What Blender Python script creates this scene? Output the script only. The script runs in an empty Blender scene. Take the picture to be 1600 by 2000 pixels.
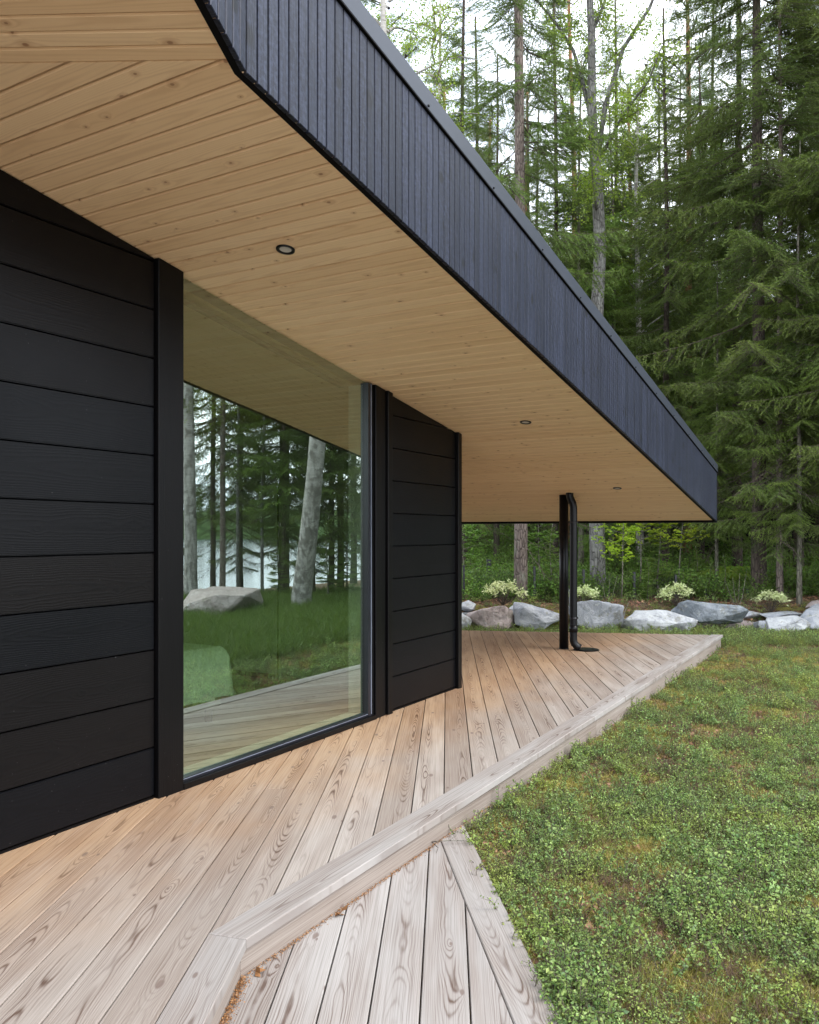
import bpy, bmesh, math, random
import numpy as np
from mathutils import Vector, Matrix, noise as mnoise
R = math.radians
rnd = random.Random(7)
S = bpy.context.scene
COL = S.collection

# ------------------------------------------------------------------ camera, sky, sun, exposure
cd = bpy.data.cameras.new("camera"); cam = bpy.data.objects.new("camera", cd); COL.objects.link(cam)
cam.location = (0, 0, 1.53); cam.rotation_euler = (R(90), 0, 0)
cd.sensor_fit = 'AUTO'; cd.sensor_width = 36; cd.lens = 28.8; cd.shift_y = 0.02
cd.clip_start = 0.05; cd.clip_end = 3000
S.camera = cam

SUN_EL, SUN_AZ = R(48), R(118)      # azimuth clockwise from +Y
w = bpy.data.worlds.new("World"); S.world = w; w.use_nodes = True
nt = w.node_tree; nt.nodes.clear()
wo = nt.nodes.new('ShaderNodeOutputWorld'); bg = nt.nodes.new('ShaderNodeBackground')
sky = nt.nodes.new('ShaderNodeTexSky'); sky.sky_type = 'NISHITA'; sky.sun_disc = False
sky.sun_elevation = SUN_EL; sky.sun_rotation = SUN_AZ; sky.dust_density = 3.0; sky.air_density = 1.0
tc = nt.nodes.new('ShaderNodeTexCoord'); nz = nt.nodes.new('ShaderNodeTexNoise')
mp = nt.nodes.new('ShaderNodeMapping'); mp.inputs['Scale'].default_value = (1, 1, 2.6)
nz.inputs['Scale'].default_value = 2.6; nz.inputs['Detail'].default_value = 7
cr = nt.nodes.new('ShaderNodeValToRGB')
cr.color_ramp.elements[0].position = .40; cr.color_ramp.elements[0].color = (9.5, 10.6, 12.6, 1)
cr.color_ramp.elements[1].position = .62; cr.color_ramp.elements[1].color = (17.5, 18, 18.6, 1)
mx = nt.nodes.new('ShaderNodeMix'); mx.data_type = 'RGBA'; mx.inputs[0].default_value = .86
L = nt.links
L.new(tc.outputs['Generated'], mp.inputs[0]); L.new(mp.outputs[0], nz.inputs['Vector'])
L.new(nz.outputs['Fac'], cr.inputs[0]); L.new(sky.outputs[0], mx.inputs[6]); L.new(cr.outputs[0], mx.inputs[7])
L.new(mx.outputs[2], bg.inputs[0]); bg.inputs[1].default_value = .12; L.new(bg.outputs[0], wo.inputs[0])
sd = bpy.data.lights.new("sun", 'SUN'); sd.energy = 1.3; sd.angle = R(24); sd.color = (1, .97, .92)
sun = bpy.data.objects.new("sun", sd); COL.objects.link(sun)
sdir = Vector((math.sin(SUN_AZ)*math.cos(SUN_EL), math.cos(SUN_AZ)*math.cos(SUN_EL), math.sin(SUN_EL)))
sun.rotation_euler = sdir.to_track_quat('Z', 'Y').to_euler(); sun.location = (0, 0, 30)
S.view_settings.view_transform = 'Standard'; S.view_settings.look = 'None'
S.view_settings.gamma = 1; S.view_settings.use_curve_mapping = False
S.view_settings.exposure = 1.2
S.cycles.max_bounces = 6; S.cycles.diffuse_bounces = 3; S.cycles.glossy_bounces = 3
S.cycles.transparent_max_bounces = 12; S.cycles.transmission_bounces = 4

# ------------------------------------------------------------------ node helper and materials
class NT:
    def __init__(s, name):
        s.mat = bpy.data.materials.new(name); s.mat.use_nodes = True
        s.t = s.mat.node_tree; s.t.nodes.clear()
        s.out = s.t.nodes.new('ShaderNodeOutputMaterial')
    def n(s, typ): return s.t.nodes.new('ShaderNode'+typ)
    def put(s, v, sock):
        if isinstance(v, bpy.types.NodeSocket): s.t.links.new(v, sock)
        elif isinstance(v, (tuple, list)) and len(v) == 3 and sock.type == 'RGBA': sock.default_value = (*v, 1)
        else: sock.default_value = v
    def m(s, op, a, b=None, c=None, clamp=False):
        k = s.n('Math'); k.operation = op; k.use_clamp = clamp
        for i, v in enumerate((a, b, c)):
            if v is not None: s.put(v, k.inputs[i])
        return k.outputs[0]
    def mix(s, f, a, b, blend='MIX'):
        k = s.n('Mix'); k.data_type = 'RGBA'; k.blend_type = blend
        s.put(f, k.inputs[0]); s.put(a, k.inputs[6]); s.put(b, k.inputs[7]); return k.outputs[2]
    def noise(s, vec=None, scale=5., detail=2., rough=.5, dist=0., dim='3D'):
        k = s.n('TexNoise'); k.noise_dimensions = dim
        if vec is not None: s.put(vec, k.inputs['Vector'])
        for nm, v in (('Scale', scale), ('Detail', detail), ('Roughness', rough), ('Distortion', dist)): k.inputs[nm].default_value = v
        return k.outputs['Fac']
    def vor(s, vec, scale=1., dim='2D', feat='F1', out='Distance', rnds=1.):
        k = s.n('TexVoronoi'); k.voronoi_dimensions = dim; k.feature = feat
        s.put(vec, k.inputs['Vector']); k.inputs['Scale'].default_value = scale; k.inputs['Randomness'].default_value = rnds
        return k.outputs[out]
    def xyz(s, v):
        k = s.n('SeparateXYZ'); s.put(v, k.inputs[0]); return k.outputs[0], k.outputs[1], k.outputs[2]
    def comb(s, x, y, z=0.):
        k = s.n('CombineXYZ')
        for i, v in enumerate((x, y, z)): s.put(v, k.inputs[i])
        return k.outputs[0]
    def ss(s, x, a, b, c=0., d=1.):
        k = s.n('MapRange'); k.interpolation_type = 'SMOOTHSTEP'
        s.put(x, k.inputs[0])
        for i, v in enumerate((a, b, c, d)): k.inputs[i+1].default_value = v
        return k.outputs[0]
    def obj(s): return s.n('TexCoord').outputs['Object']
    def pos(s): return s.n('NewGeometry').outputs['Position']
    def rand(s): return s.n('ObjectInfo').outputs['Random']
    def attr(s, nm):
        k = s.n('Attribute'); k.attribute_name = nm; return k.outputs['Fac']
    def bump(s, h, strength=.5, dist=.01):
        k = s.n('Bump'); k.inputs['Strength'].default_value = strength; k.inputs['Distance'].default_value = dist
        s.put(h, k.inputs['Height']); return k.outputs[0]
    def bsdf(s, col, rough=.7, spec=.3, metal=0., nrm=None, coat=0., sheen=0.):
        k = s.n('BsdfPrincipled'); s.put(col, k.inputs['Base Color']); s.put(rough, k.inputs['Roughness'])
        s.put(spec, k.inputs['Specular IOR Level']); s.put(metal, k.inputs['Metallic'])
        if coat: k.inputs['Coat Weight'].default_value = coat; k.inputs['Coat Roughness'].default_value = .2
        if nrm is not None: s.put(nrm, k.inputs['Normal'])
        s.t.links.new(k.outputs[0], s.out.inputs[0]); return s.mat

UX, UY = 0.5005, 0.8657           # direction along the wall
W0 = Vector((0.4797, 8.0792, 0.0))  # foot of the far wall corner
Kz, Z0 = -0.1554, 2.508           # soffit falls along the wall

def wood_field(s, freq, stretch=1., knotsx=1.5, knotsy=7., pith=.05, kp=.3, fa=.004, pw=2.2, slope=.055):
    """growth-ring field of a plain sawn board: board runs along local X, its width along local Y"""
    x, y, z = s.xyz(s.obj()); r = s.rand()
    xs = s.m('ADD', s.m('MULTIPLY', x, stretch), s.m('MULTIPLY', r, 91.7))
    r2 = s.m('FRACT', s.m('MULTIPLY', r, 17.31)); r3 = s.m('FRACT', s.m('MULTIPLY', r, 53.77))
    z2 = s.m('ADD', z, s.m('MULTIPLY', r3, 5.))
    yo = s.m('ADD', y, s.m('MULTIPLY', s.m('SUBTRACT', r2, .5), .07))
    wob = s.noise(s.comb(s.m('MULTIPLY', xs, 2.1), s.m('MULTIPLY', r3, 9.), 0.), 1., 2)
    yo = s.m('ADD', yo, s.m('MULTIPLY', s.m('SUBTRACT', wob, .5), .045))
    ky = s.comb(s.m('MULTIPLY', xs, knotsx), s.m('MULTIPLY', s.m('ADD', y, s.m('MULTIPLY', r3, 3.)), knotsy))
    vk = s.n('TexVoronoi'); vk.voronoi_dimensions = '2D'; s.put(ky, vk.inputs['Vector']); vk.inputs['Scale'].default_value = 1.
    cs = s.n('SeparateColor'); s.t.links.new(vk.outputs['Color'], cs.inputs[0])
    kd = s.m('ADD', s.m('MULTIPLY', vk.outputs['Distance'], s.m('ADD', .55, cs.outputs[1])), s.m('MULTIPLY', s.m('GREATER_THAN', cs.outputs[0], kp), 5.))
    kb = s.m('POWER', s.m('SUBTRACT', 1., s.m('MINIMUM', s.m('MULTIPLY', kd, 2.2), 1.)), 2.)
    dn = s.noise(s.comb(s.m('MULTIPLY', xs, .75), s.m('MULTIPLY', r2, 40.), 0.), 1., 3, .55)
    d = s.m('ADD', s.m('ADD', pith*.1, s.m('PINGPONG', s.m('MULTIPLY', xs, s.m('MULTIPLY', s.m('POWER', s.m('FRACT', s.m('MULTIPLY', r, 131.)), 1.6), slope)), .07)), s.m('MULTIPLY', dn, pith*1.25))
    rr = s.m('SQRT', s.m('ADD', s.m('MULTIPLY', yo, yo), s.m('MULTIPLY', d, d)))
    fine = s.noise(s.comb(s.m('MULTIPLY', xs, 5.), s.m('MULTIPLY', y, 26.), z2), 1., 3, .6)
    rr = s.m('ADD', rr, s.m('MULTIPLY', fine, fa))
    rr = s.m('SUBTRACT', rr, s.m('MULTIPLY', kb, .013))
    ring = s.m('POWER', s.m('ADD', .5, s.m('MULTIPLY', s.m('SINE', s.m('MULTIPLY', rr, freq*6.2832)), .5)), pw)
    flat = s.ss(s.m('ABSOLUTE', yo), .005, .062, 1., .33)     # broad bold lines at the heart, fine at the edges
    streak = s.noise(s.comb(s.m('MULTIPLY', xs, 2.), s.m('MULTIPLY', y, 260.), z2), 1., 2)
    kcore = s.ss(kd, .03, .065, 1., 0.)
    return dict(ring=ring, flat=flat, streak=streak, kcore=kcore, kd=kd, kb=kb, r=r, r2=r2, r3=r3, xs=xs, y=y, dn=dn)

def deck_mat(name, pale=0.):
    s = NT(name); g = wood_field(s, 225., 1., 2.8, 6.5, .05, .26, .003, 3.8)
    px, py, pz = s.xyz(s.pos())
    p = s.m('SUBTRACT', s.m('MULTIPLY', s.m('SUBTRACT', px, W0.x), UY), s.m('MULTIPLY', s.m('SUBTRACT', py, W0.y), UX))
    blot = s.noise(s.pos(), 1.7, 3)
    shel = s.ss(s.m('ADD', p, s.m('MULTIPLY', s.m('SUBTRACT', blot, .5), .9)), .0, 1.35, 1., 0.)   # less weathered by the wall
    if pale: shel = s.m('MULTIPLY', shel, 1.-pale)
    grey = s.mix(g['r2'], (.355, .318, .285), (.25, .212, .182))
    if pale: grey = s.mix(g['r2'], (.34, .322, .305), (.285, .266, .25))
    warm = s.mix(g['r3'], (.42, .27, .15), (.29, .175, .095))
    base = s.mix(s.m('MULTIPLY', shel, .85), grey, warm)
    big = s.noise(s.comb(s.m('MULTIPLY', g['xs'], 1.3), s.m('MULTIPLY', g['y'], 9.), 0.), 1., 3)
    base = s.mix(s.ss(big, .3, .75, 0., .45), base, s.mix(shel, (.215, .165, .135), (.26, .145, .08)))
    dark = s.mix(shel, (.075, .042, .028), (.075, .03, .012))
    f = s.m('MULTIPLY', s.m('MULTIPLY', g['ring'], g['flat']), s.ss(big, .38, .66, .15, 1.))
    col = s.mix(f, base, dark)
    col = s.mix(s.m('MULTIPLY', s.ss(g['streak'], .45, .75), .38), col, dark)
    col = s.mix(s.m('MULTIPLY', s.ss(g['streak'], .5, .2), .2), col, (.52, .48, .46))
    col = s.mix(s.m('MULTIPLY', g['kcore'], .75), col, (.13, .09, .075))
    h = s.m('SUBTRACT', s.m('MULTIPLY', g['streak'], .6), s.m('MULTIPLY', f, -.5))
    return s.bsdf(col, s.m('ADD', .62, s.m('MULTIPLY', g['streak'], .15)), .25, nrm=s.bump(h, .5, .002))

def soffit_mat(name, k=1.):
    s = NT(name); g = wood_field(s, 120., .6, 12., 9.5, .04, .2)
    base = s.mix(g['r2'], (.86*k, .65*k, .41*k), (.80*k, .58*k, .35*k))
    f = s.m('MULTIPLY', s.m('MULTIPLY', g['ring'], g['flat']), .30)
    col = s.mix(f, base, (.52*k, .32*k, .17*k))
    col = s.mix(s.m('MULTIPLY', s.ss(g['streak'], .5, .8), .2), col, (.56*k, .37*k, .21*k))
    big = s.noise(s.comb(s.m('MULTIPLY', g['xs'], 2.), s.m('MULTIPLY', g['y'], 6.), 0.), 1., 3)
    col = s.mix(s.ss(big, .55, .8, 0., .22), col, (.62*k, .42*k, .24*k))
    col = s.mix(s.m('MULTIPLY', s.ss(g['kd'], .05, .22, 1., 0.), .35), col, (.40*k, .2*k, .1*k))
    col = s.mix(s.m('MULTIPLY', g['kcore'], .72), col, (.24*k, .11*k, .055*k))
    return s.bsdf(col, .55, .3, nrm=s.bump(g['streak'], .15, .001))

def black_mat(name, c1, c2, rough, knots=.6, spec=.35, wear=None, bump=.5, kn=(5., 7., .2)):
    s = NT(name); g = wood_field(s, 110., 1., kn[0], kn[1], .05, kn[2])
    n = s.noise(s.obj(), 40., 4, .7); n2 = s.noise(s.pos(), 1.1, 3)
    col = s.mix(g['r2'], c1, c2)
    if wear: col = s.mix(s.m('MULTIPLY', s.ss(s.m('ADD', s.m('MULTIPLY', n, .6), s.m('MULTIPLY', g['streak'], .4)), .40, .68), s.m('ADD', .25, s.m('MULTIPLY', g['r3'], .6))), col, wear)
    col = s.mix(s.m('MULTIPLY', s.m('MULTIPLY', g['ring'], g['flat']), .35), col, (c1[0]*.5, c1[1]*.5, c1[2]*.5))
    col = s.mix(s.m('MULTIPLY', s.ss(g['kd'], .05, .12, 1., 0.), knots), col, (c1[0]*.35, c1[1]*.35, c1[2]*.35))
    sp = s.noise(s.pos(), 95., 1, .3); col = s.mix(s.ss(sp, .80, .84, 0., .6), col, (.10, .10, .10))
    h = s.m('ADD', s.m('MULTIPLY', g['streak'], .7), s.m('ADD', s.m('MULTIPLY', g['ring'], .5), s.m('MULTIPLY', n, .4)))
    ro = s.m('ADD', rough, s.m('MULTIPLY', s.m('SUBTRACT', n2, .5), .3))
    return s.bsdf(col, ro, spec, nrm=s.bump(h, bump, .0012))

def plain_mat(name, col, rough=.6, spec=.3, metal=0., var=.15, scale=8., bump=.0, coat=0.):
    s = NT(name); n = s.noise(s.pos(), scale, 4, .6)
    c = s.mix(s.ss(n, .3, .7), tuple(v*(1-var) for v in col), tuple(min(1, v*(1+var)) for v in col))
    return s.bsdf(c, rough, spec, metal, nrm=s.bump(n, bump, .01) if bump else None, coat=coat)

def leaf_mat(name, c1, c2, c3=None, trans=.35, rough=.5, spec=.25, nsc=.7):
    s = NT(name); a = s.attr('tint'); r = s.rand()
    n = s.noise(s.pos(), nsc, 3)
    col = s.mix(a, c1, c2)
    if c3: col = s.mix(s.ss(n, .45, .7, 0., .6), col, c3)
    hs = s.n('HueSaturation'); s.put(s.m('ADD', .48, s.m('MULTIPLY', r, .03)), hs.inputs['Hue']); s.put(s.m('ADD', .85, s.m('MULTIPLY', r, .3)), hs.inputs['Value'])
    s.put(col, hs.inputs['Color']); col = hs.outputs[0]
    b = s.n('BsdfPrincipled'); s.put(col, b.inputs['Base Color']); b.inputs['Roughness'].default_value = rough
    b.inputs['Specular IOR Level'].default_value = spec
    t = s.n('BsdfTranslucent'); s.put(s.mix(.5, col, (c2[0]*1.5, c2[1]*1.5, c2[2])), t.inputs[0])
    m = s.n('MixShader'); m.inputs[0].default_value = trans
    s.t.links.new(b.outputs[0], m.inputs[1]); s.t.links.new(t.outputs[0], m.inputs[2]); s.t.links.new(m.outputs[0], s.out.inputs[0])
    return s.mat

def bark_mat(name, c1, c2, c3=None, sc=(9, 9, 2.2), lichen=None, horiz=False):
    s = NT(name); x, y, z = s.xyz(s.obj())
    v = s.comb(s.m('MULTIPLY', x, sc[0]), s.m('MULTIPLY', y, sc[1]), s.m('MULTIPLY', z, sc[2]))
    n = s.noise(v, 1.6, 6, .7, .4); n2 = s.noise(s.obj(), 2.2, 3)
    cell = s.vor(v, 2.6, '3D', 'DISTANCE_TO_EDGE')
    col = s.mix(s.ss(n, .3, .7), c1, c2)
    col = s.mix(s.ss(cell, .0, .12, .7, 0.), col, tuple(k*.3 for k in c1))
    if c3: col = s.mix(s.ss(n2, .45, .62), col, c3)
    if lichen: col = s.mix(s.ss(s.noise(s.obj(), 5., 4, .6), .5, .68, 0., .7), col, lichen)
    return s.bsdf(col, .85, .15, nrm=s.bump(s.m('ADD', n, s.ss(cell, 0., .15)), .9, .015))

def birch_bark():
    s = NT('birch_bark'); x, y, z = s.xyz(s.obj())
    v = s.comb(s.m('MULTIPLY', x, 2.), s.m('MULTIPLY', y, 2.), s.m('MULTIPLY', z, 14.))
    n = s.noise(v, 1.5, 5, .65); n2 = s.noise(s.obj(), 4., 5, .65, .5)
    col = s.mix(s.ss(n, .35, .7), (.30, .285, .26), (.46, .44, .41))
    col = s.mix(s.ss(n, .60, .66), col, (.07, .06, .055))
    col = s.mix(s.ss(n2, .5, .6, 0., .8), col, (.12, .11, .095))
    v2 = s.comb(s.m('MULTIPLY', x, 12.), s.m('MULTIPLY', y, 12.), s.m('MULTIPLY', z, 2.6))
    n3 = s.noise(v2, 1.4, 5, .7)
    low = s.ss(z, 5., 1., 0., .75)
    col = s.mix(s.m('MULTIPLY', s.ss(n3, .45, .6), low), col, (.09, .08, .07))
    return s.bsdf(col, .75, .2, nrm=s.bump(s.m('ADD', n2, n3), .8, .015))

def rock_mat(name, c1, c2, c3, lich=.5):
    s = NT(name); o = s.obj()
    n = s.noise(o, 2.6, 8, .68, .6); n2 = s.noise(o, 26., 5, .75); n3 = s.noise(o, 5., 5, .6, 1.5)
    col = s.mix(s.ss(n, .35, .65), c1, c2)
    col = s.mix(s.ss(n3, .52, .6, 0., .7), col, c3)
    col = s.mix(s.ss(n2, .5, .72, 0., .45), col, (.10, .10, .10))
    col = s.mix(s.ss(s.noise(o, 9., 6, .7), .58, .63, 0., lich), col, (.50, .51, .49))
    col = s.mix(s.ss(s.noise(o, 4.3, 6, .7), .56, .64, 0., .55), col, (.14, .13, .085))
    return s.bsdf(col, .85, .2, nrm=s.bump(s.m('ADD', n, s.m('MULTIPLY', n2, .3)), .8, .04))

M = {}
M['deck'] = deck_mat('weathered_larch'); M['deck_pale'] = deck_mat('bleached_larch', .8)
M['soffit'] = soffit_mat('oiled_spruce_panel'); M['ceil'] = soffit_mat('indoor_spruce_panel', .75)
M['siding'] = black_mat('black_stained_log', (.0018, .0022, .0034), (.0038, .0029, .0028), .40, .3, .17, bump=.35)
M['trim'] = black_mat('black_stained_trim', (.0024, .0023, .0028), (.0036, .0029, .0028), .38, .2, .18, bump=.3)
M['fascia'] = black_mat('blue_black_cladding', (.003, .0045, .011), (.009, .0125, .026), .45, .95, .30, wear=(.046, .056, .098), bump=.7, kn=(3.2, 4.2, .42))
M['dark'] = plain_mat('matt_black_underlay', (.004, .004, .0045), .8, .1)
M['flash'] = plain_mat('graphite_sheet_steel', (.026, .032, .046), .45, .4, 0., .05, 2., coat=.1)
M['gloss'] = plain_mat('black_painted_steel', (.003, .003, .004), .36, .25, 0., .1, 3.)
M['frame'] = plain_mat('black_aluminium', (.010, .011, .016), .3, .5)
M['lens'] = plain_mat('frosted_lamp_glass', (.55, .54, .52), .35, .4)
M['wallin'] = plain_mat('indoor_plaster', (.42, .42, .39), .8, .1); M['floorin'] = plain_mat('indoor_floor', (.20, .17, .13), .4, .3)
M['reveal'] = plain_mat('pale_reveal_board', (.62, .64, .60), .6, .2)
M['bark_spruce'] = bark_mat('spruce_bark', (.125, .098, .082), (.215, .175, .155), lichen=(.21, .215, .17))
M['bark_dark'] = bark_mat('dark_spruce_bark', (.055, .042, .034), (.095, .075, .062), lichen=(.075, .085, .05))
M['bark_moss'] = bark_mat('lichen_covered_bark', (.14, .125, .10), (.21, .20, .155), lichen=(.20, .23, .14))
M['bark_pine'] = bark_mat('orange_pine_bark', (.30, .135, .07), (.36, .19, .11), lichen=(.24, .17, .12))
M['bark_grey'] = bark_mat('grey_birch_bark', (.12, .115, .105), (.215, .21, .195), lichen=(.26, .265, .24))
M['birch'] = birch_bark()
M['twig'] = plain_mat('twig_wood', (.10, .082, .065), .85, .1, var=.35, scale=20.)
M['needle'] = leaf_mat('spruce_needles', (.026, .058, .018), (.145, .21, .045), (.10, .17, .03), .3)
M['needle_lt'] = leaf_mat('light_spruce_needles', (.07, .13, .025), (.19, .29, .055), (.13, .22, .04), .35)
M['needle_pine'] = leaf_mat('pine_needles', (.065, .11, .055), (.14, .20, .095), None, .25)
M['birchleaf'] = leaf_mat('birch_leaves', (.11, .18, .028), (.24, .32, .05), None, .5)
M['mapleleaf'] = leaf_mat('yellow_green_leaves', (.20, .32, .022), (.36, .46, .045), None, .5)
M['dogwood'] = leaf_mat('white_edged_leaves', (.24, .36, .10), (.66, .71, .42), None, .3)
M['blue'] = leaf_mat('bilberry_leaves', (.075, .155, .062), (.31, .43, .12), (.37, .41, .07), .35, .4, .35, 2.6)
M['grass'] = leaf_mat('grass_blades', (.13, .19, .04), (.36, .37, .13), (.36, .28, .14), .35)
M['lawn'] = leaf_mat('lakeside_grass', (.035, .075, .014), (.12, .18, .035), None, .35)
M['moss'] = leaf_mat('moss_tufts', (.16, .16, .04), (.46, .42, .11), (.30, .20, .08), .2, nsc=5.)
M['litter'] = leaf_mat('dead_leaves', (.14, .07, .045), (.40, .23, .13), None, .1)
M['fern'] = leaf_mat('fern_fronds', (.10, .19, .03), (.24, .34, .05), None, .4)
M['under'] = leaf_mat('undergrowth_leaves', (.04, .10, .02), (.14, .24, .04), (.09, .17, .035), .35)
M['rock_grey'] = rock_mat('grey_granite', (.27, .285, .31), (.38, .39, .41), (.22, .235, .26))
M['rock_dark'] = rock_mat('dark_granite', (.15, .17, .19), (.25, .27, .29), (.12, .135, .15), .3)
M['rock_pink'] = rock_mat('pink_granite', (.33, .27, .25), (.42, .36, .34), (.25, .20, .19), .4)
M['rock_pale'] = rock_mat('pale_granite', (.38, .39, .40), (.50, .51, .51), (.28, .29, .31), .6)
M['linen'] = plain_mat('pale_linen_cover', (.48, .55, .45), .9, .1, var=.12, scale=30., bump=.5)

# ------------------------------------------------------------------ object helpers
def link(name, me, parent=None, mats=None, loc=None, rot=None):
    o = bpy.data.objects.new(name, me); COL.objects.link(o)
    if mats is not None and me is not None:
        for m_ in (mats if isinstance(mats, (list, tuple)) else [mats]):
            me.materials.append(m_)
    if parent is not None: o.parent = parent
    if loc is not None: o.location = loc
    if rot is not None: o.rotation_euler = rot
    return o
def tag(o, label=None, cat=None, group=None, kind=None):
    if label: o['label'] = label
    if cat: o['category'] = cat
    if group: o['group'] = group
    if kind: o['kind'] = kind
    return o
def empty(name, loc=(0, 0, 0), rz=0., label=None, cat=None, group=None, kind=None):
    o = bpy.data.objects.new(name, None); COL.objects.link(o); o.location = loc; o.rotation_euler = (0, 0, rz); o.empty_display_size = .2
    return tag(o, label, cat, group, kind)
def bm_mesh(bm, name='m', smooth=False):
    me = bpy.data.meshes.new(name); bmesh.ops.recalc_face_normals(bm, faces=bm.faces)
    if smooth:
        for f_ in bm.faces: f_.smooth = True
    bm.to_mesh(me); bm.free(); return me
def add_box(bm, lo, hi, bevel=0.):
    vs = [bm.verts.new((x, y, z)) for x in (lo[0], hi[0]) for y in (lo[1], hi[1]) for z in (lo[2], hi[2])]
    fs = [(0, 1, 3, 2), (4, 6, 7, 5), (0, 4, 5, 1), (2, 3, 7, 6), (0, 2, 6, 4), (1, 5, 7, 3)]
    F = [bm.faces.new([vs[i] for i in f]) for f in fs]
    if bevel:
        es = list({e for f in F for e in f.edges})
        bmesh.ops.bevel(bm, geom=es, offset=bevel, segments=1, affect='EDGES', profile=.5)
def box(name, lo, hi, mat, parent=None, bevel=0., loc=None, rot=None):
    bm = bmesh.new(); add_box(bm, lo, hi, bevel); return link(name, bm_mesh(bm, name), parent, mat, loc, rot)
def add_prism(bm, poly, zf_lo, zf_hi):
    """poly: list of xy; zf: functions of (x,y)"""
    lo = [bm.verts.new((x, y, zf_lo(x, y))) for x, y in poly]; hi = [bm.verts.new((x, y, zf_hi(x, y))) for x, y in poly]
    bm.faces.new(hi); bm.faces.new(lo[::-1]); n = len(poly)
    for i in range(n): bm.faces.new((lo[i], lo[(i+1) % n], hi[(i+1) % n], hi[i]))
def clip(poly, px, py, nx, ny):
    """keep the part of poly where (q-p).n >= 0"""
    out = []
    for i in range(len(poly)):
        a, b = poly[i], poly[(i+1) % len(poly)]
        da = (a[0]-px)*nx+(a[1]-py)*ny; db = (b[0]-px)*nx+(b[1]-py)*ny
        if da >= 0: out.append(a)
        if da*db < 0:
            t = da/(da-db); out.append((a[0]+(b[0]-a[0])*t, a[1]+(b[1]-a[1])*t))
    return out
def add_tube(bm, pts, rads, seg=10, cap=True, jit=0.):
    pts = [Vector(p) for p in pts]; rings = []; n = len(pts); ref = Vector((1, 0, 0))
    for i, p in enumerate(pts):
        d = (pts[min(i+1, n-1)]-pts[max(i-1, 0)]).normalized()
        if abs(d.dot(ref)) > .95: ref = Vector((0, 1, 0))
        a = (ref-d*ref.dot(d)).normalized(); b = d.cross(a); ref = a
        ring = []
        for k in range(seg):
            an = 2*math.pi*k/seg; rr = rads[i]*(1+(rnd.uniform(-jit, jit) if jit else 0))
            ring.append(bm.verts.new(p+a*math.cos(an)*rr+b*math.sin(an)*rr))
        rings.append(ring)
    for i in range(n-1):
        for k in range(seg):
            bm.faces.new((rings[i][k], rings[i][(k+1) % seg], rings[i+1][(k+1) % seg], rings[i+1][k]))
    if cap: bm.faces.new(rings[0][::-1]); bm.faces.new(rings[-1])
def tube(name, pts, rads, mat, parent=None, seg=10, jit=0., loc=None):
    bm = bmesh.new(); add_tube(bm, pts, rads if hasattr(rads, '__len__') else [rads]*len(pts), seg, True, jit)
    return link(name, bm_mesh(bm, name, True), parent, mat, loc)

# ================================================================== THE GROUND, LAKE
def wp(a, p, z=0.): return Vector((W0.x+UX*a+UY*p, W0.y+UY*a-UX*p, z))   # wall frame -> world
def lp(x, y): dx, dy = x-W0.x, y-W0.y; return dx*UX+dy*UY, dx*UY-dy*UX
def sm(x, a, b): t = min(1, max(0, (x-a)/(b-a))); return t*t*(3-2*t)
def ground_z(x, y):
    a, p = lp(x, y)
    z = -.20+.035*mnoise.noise((x*.9, y*.9, 0))+.02*mnoise.noise((x*2.7, y*2.7, 3))
    toward = sm(p, 12.0, 22.0)*sm(x, 9, 15)
    back = sm(y-.06*x, 13.6, 14.8)*(1-sm(x, 9, 16))
    z += back*(.42+.045*max(0, y-15)+.15*mnoise.noise((x*.35, y*.35, 9)))
    z -= toward*1.3
    return z
def ground():
    xs = list(np.concatenate([[-900, -300, -100, -50, -30], np.arange(-20, -4, .8), np.arange(-4, 12, .16), np.arange(12, 30, .8), [33, 40, 60, 120]]))
    ys = list(np.concatenate([[-900, -300, -100, -50, -25], np.arange(-15, 1, .8), np.arange(1, 18, .16), np.arange(18, 60, 1.5), [70, 100, 200, 500, 1200]]))
    vs = [(x, y, ground_z(x, y)) for x in xs for y in ys]; ny = len(ys)
    fs = [(i*ny+j, (i+1)*ny+j, (i+1)*ny+j+1, i*ny+j+1) for i in range(len(xs)-1) for j in range(ny-1)]
    me = bpy.data.meshes.new('ground'); me.from_pydata(vs, [], fs); me.shade_smooth()
    s = NT('forest_floor'); n1 = s.noise(s.pos(), 1.6, 5, .6); n2 = s.noise(s.pos(), 14., 6, .7); n3 = s.noise(s.pos(), 60., 4, .7)
    col = s.mix(s.ss(n2, .35, .65), (.09, .058, .04), (.22, .15, .10))
    col = s.mix(s.ss(s.m('ADD', s.m('MULTIPLY', n1, .5), s.m('MULTIPLY', n2, .5)), .50, .58, 0., .8), col, s.mix(n3, (.13, .13, .04), (.30, .27, .09)))
    col = s.mix(s.ss(n3, .55, .75, 0., .6), col, (.24, .18, .13))
    s.bsdf(col, .95, .1, nrm=s.bump(s.m('ADD', n2, n3), .9, .03))
    return tag(link('ground', me, None, s.mat), 'mossy brown forest floor around the house', kind='structure')
ground()
def lake():
    c = [(12, -400), (900, -400), (900, 900), (330, 420), (60, 62), (17, 26)]
    me = bpy.data.meshes.new('lake'); me.from_pydata([(x, y, -.95) for x, y in c], [], [tuple(range(len(c)))])
    s = NT('lake_water'); n = s.noise(s.pos(), 3.2, 4, .6)
    s.bsdf((.03, .05, .07), .15, 1., nrm=s.bump(n, .12, .05))
    tag(link('lake', me, None, s.mat), 'grey rippled lake beyond the shore trees', kind='structure')
lake()

# ================================================================== THE HOUSE
HRZ = math.atan2(UY, UX)
house = empty('house', W0, HRZ, 'black timber lakeside house with a deep sloping pine-lined eave and full height window', 'house')
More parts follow.
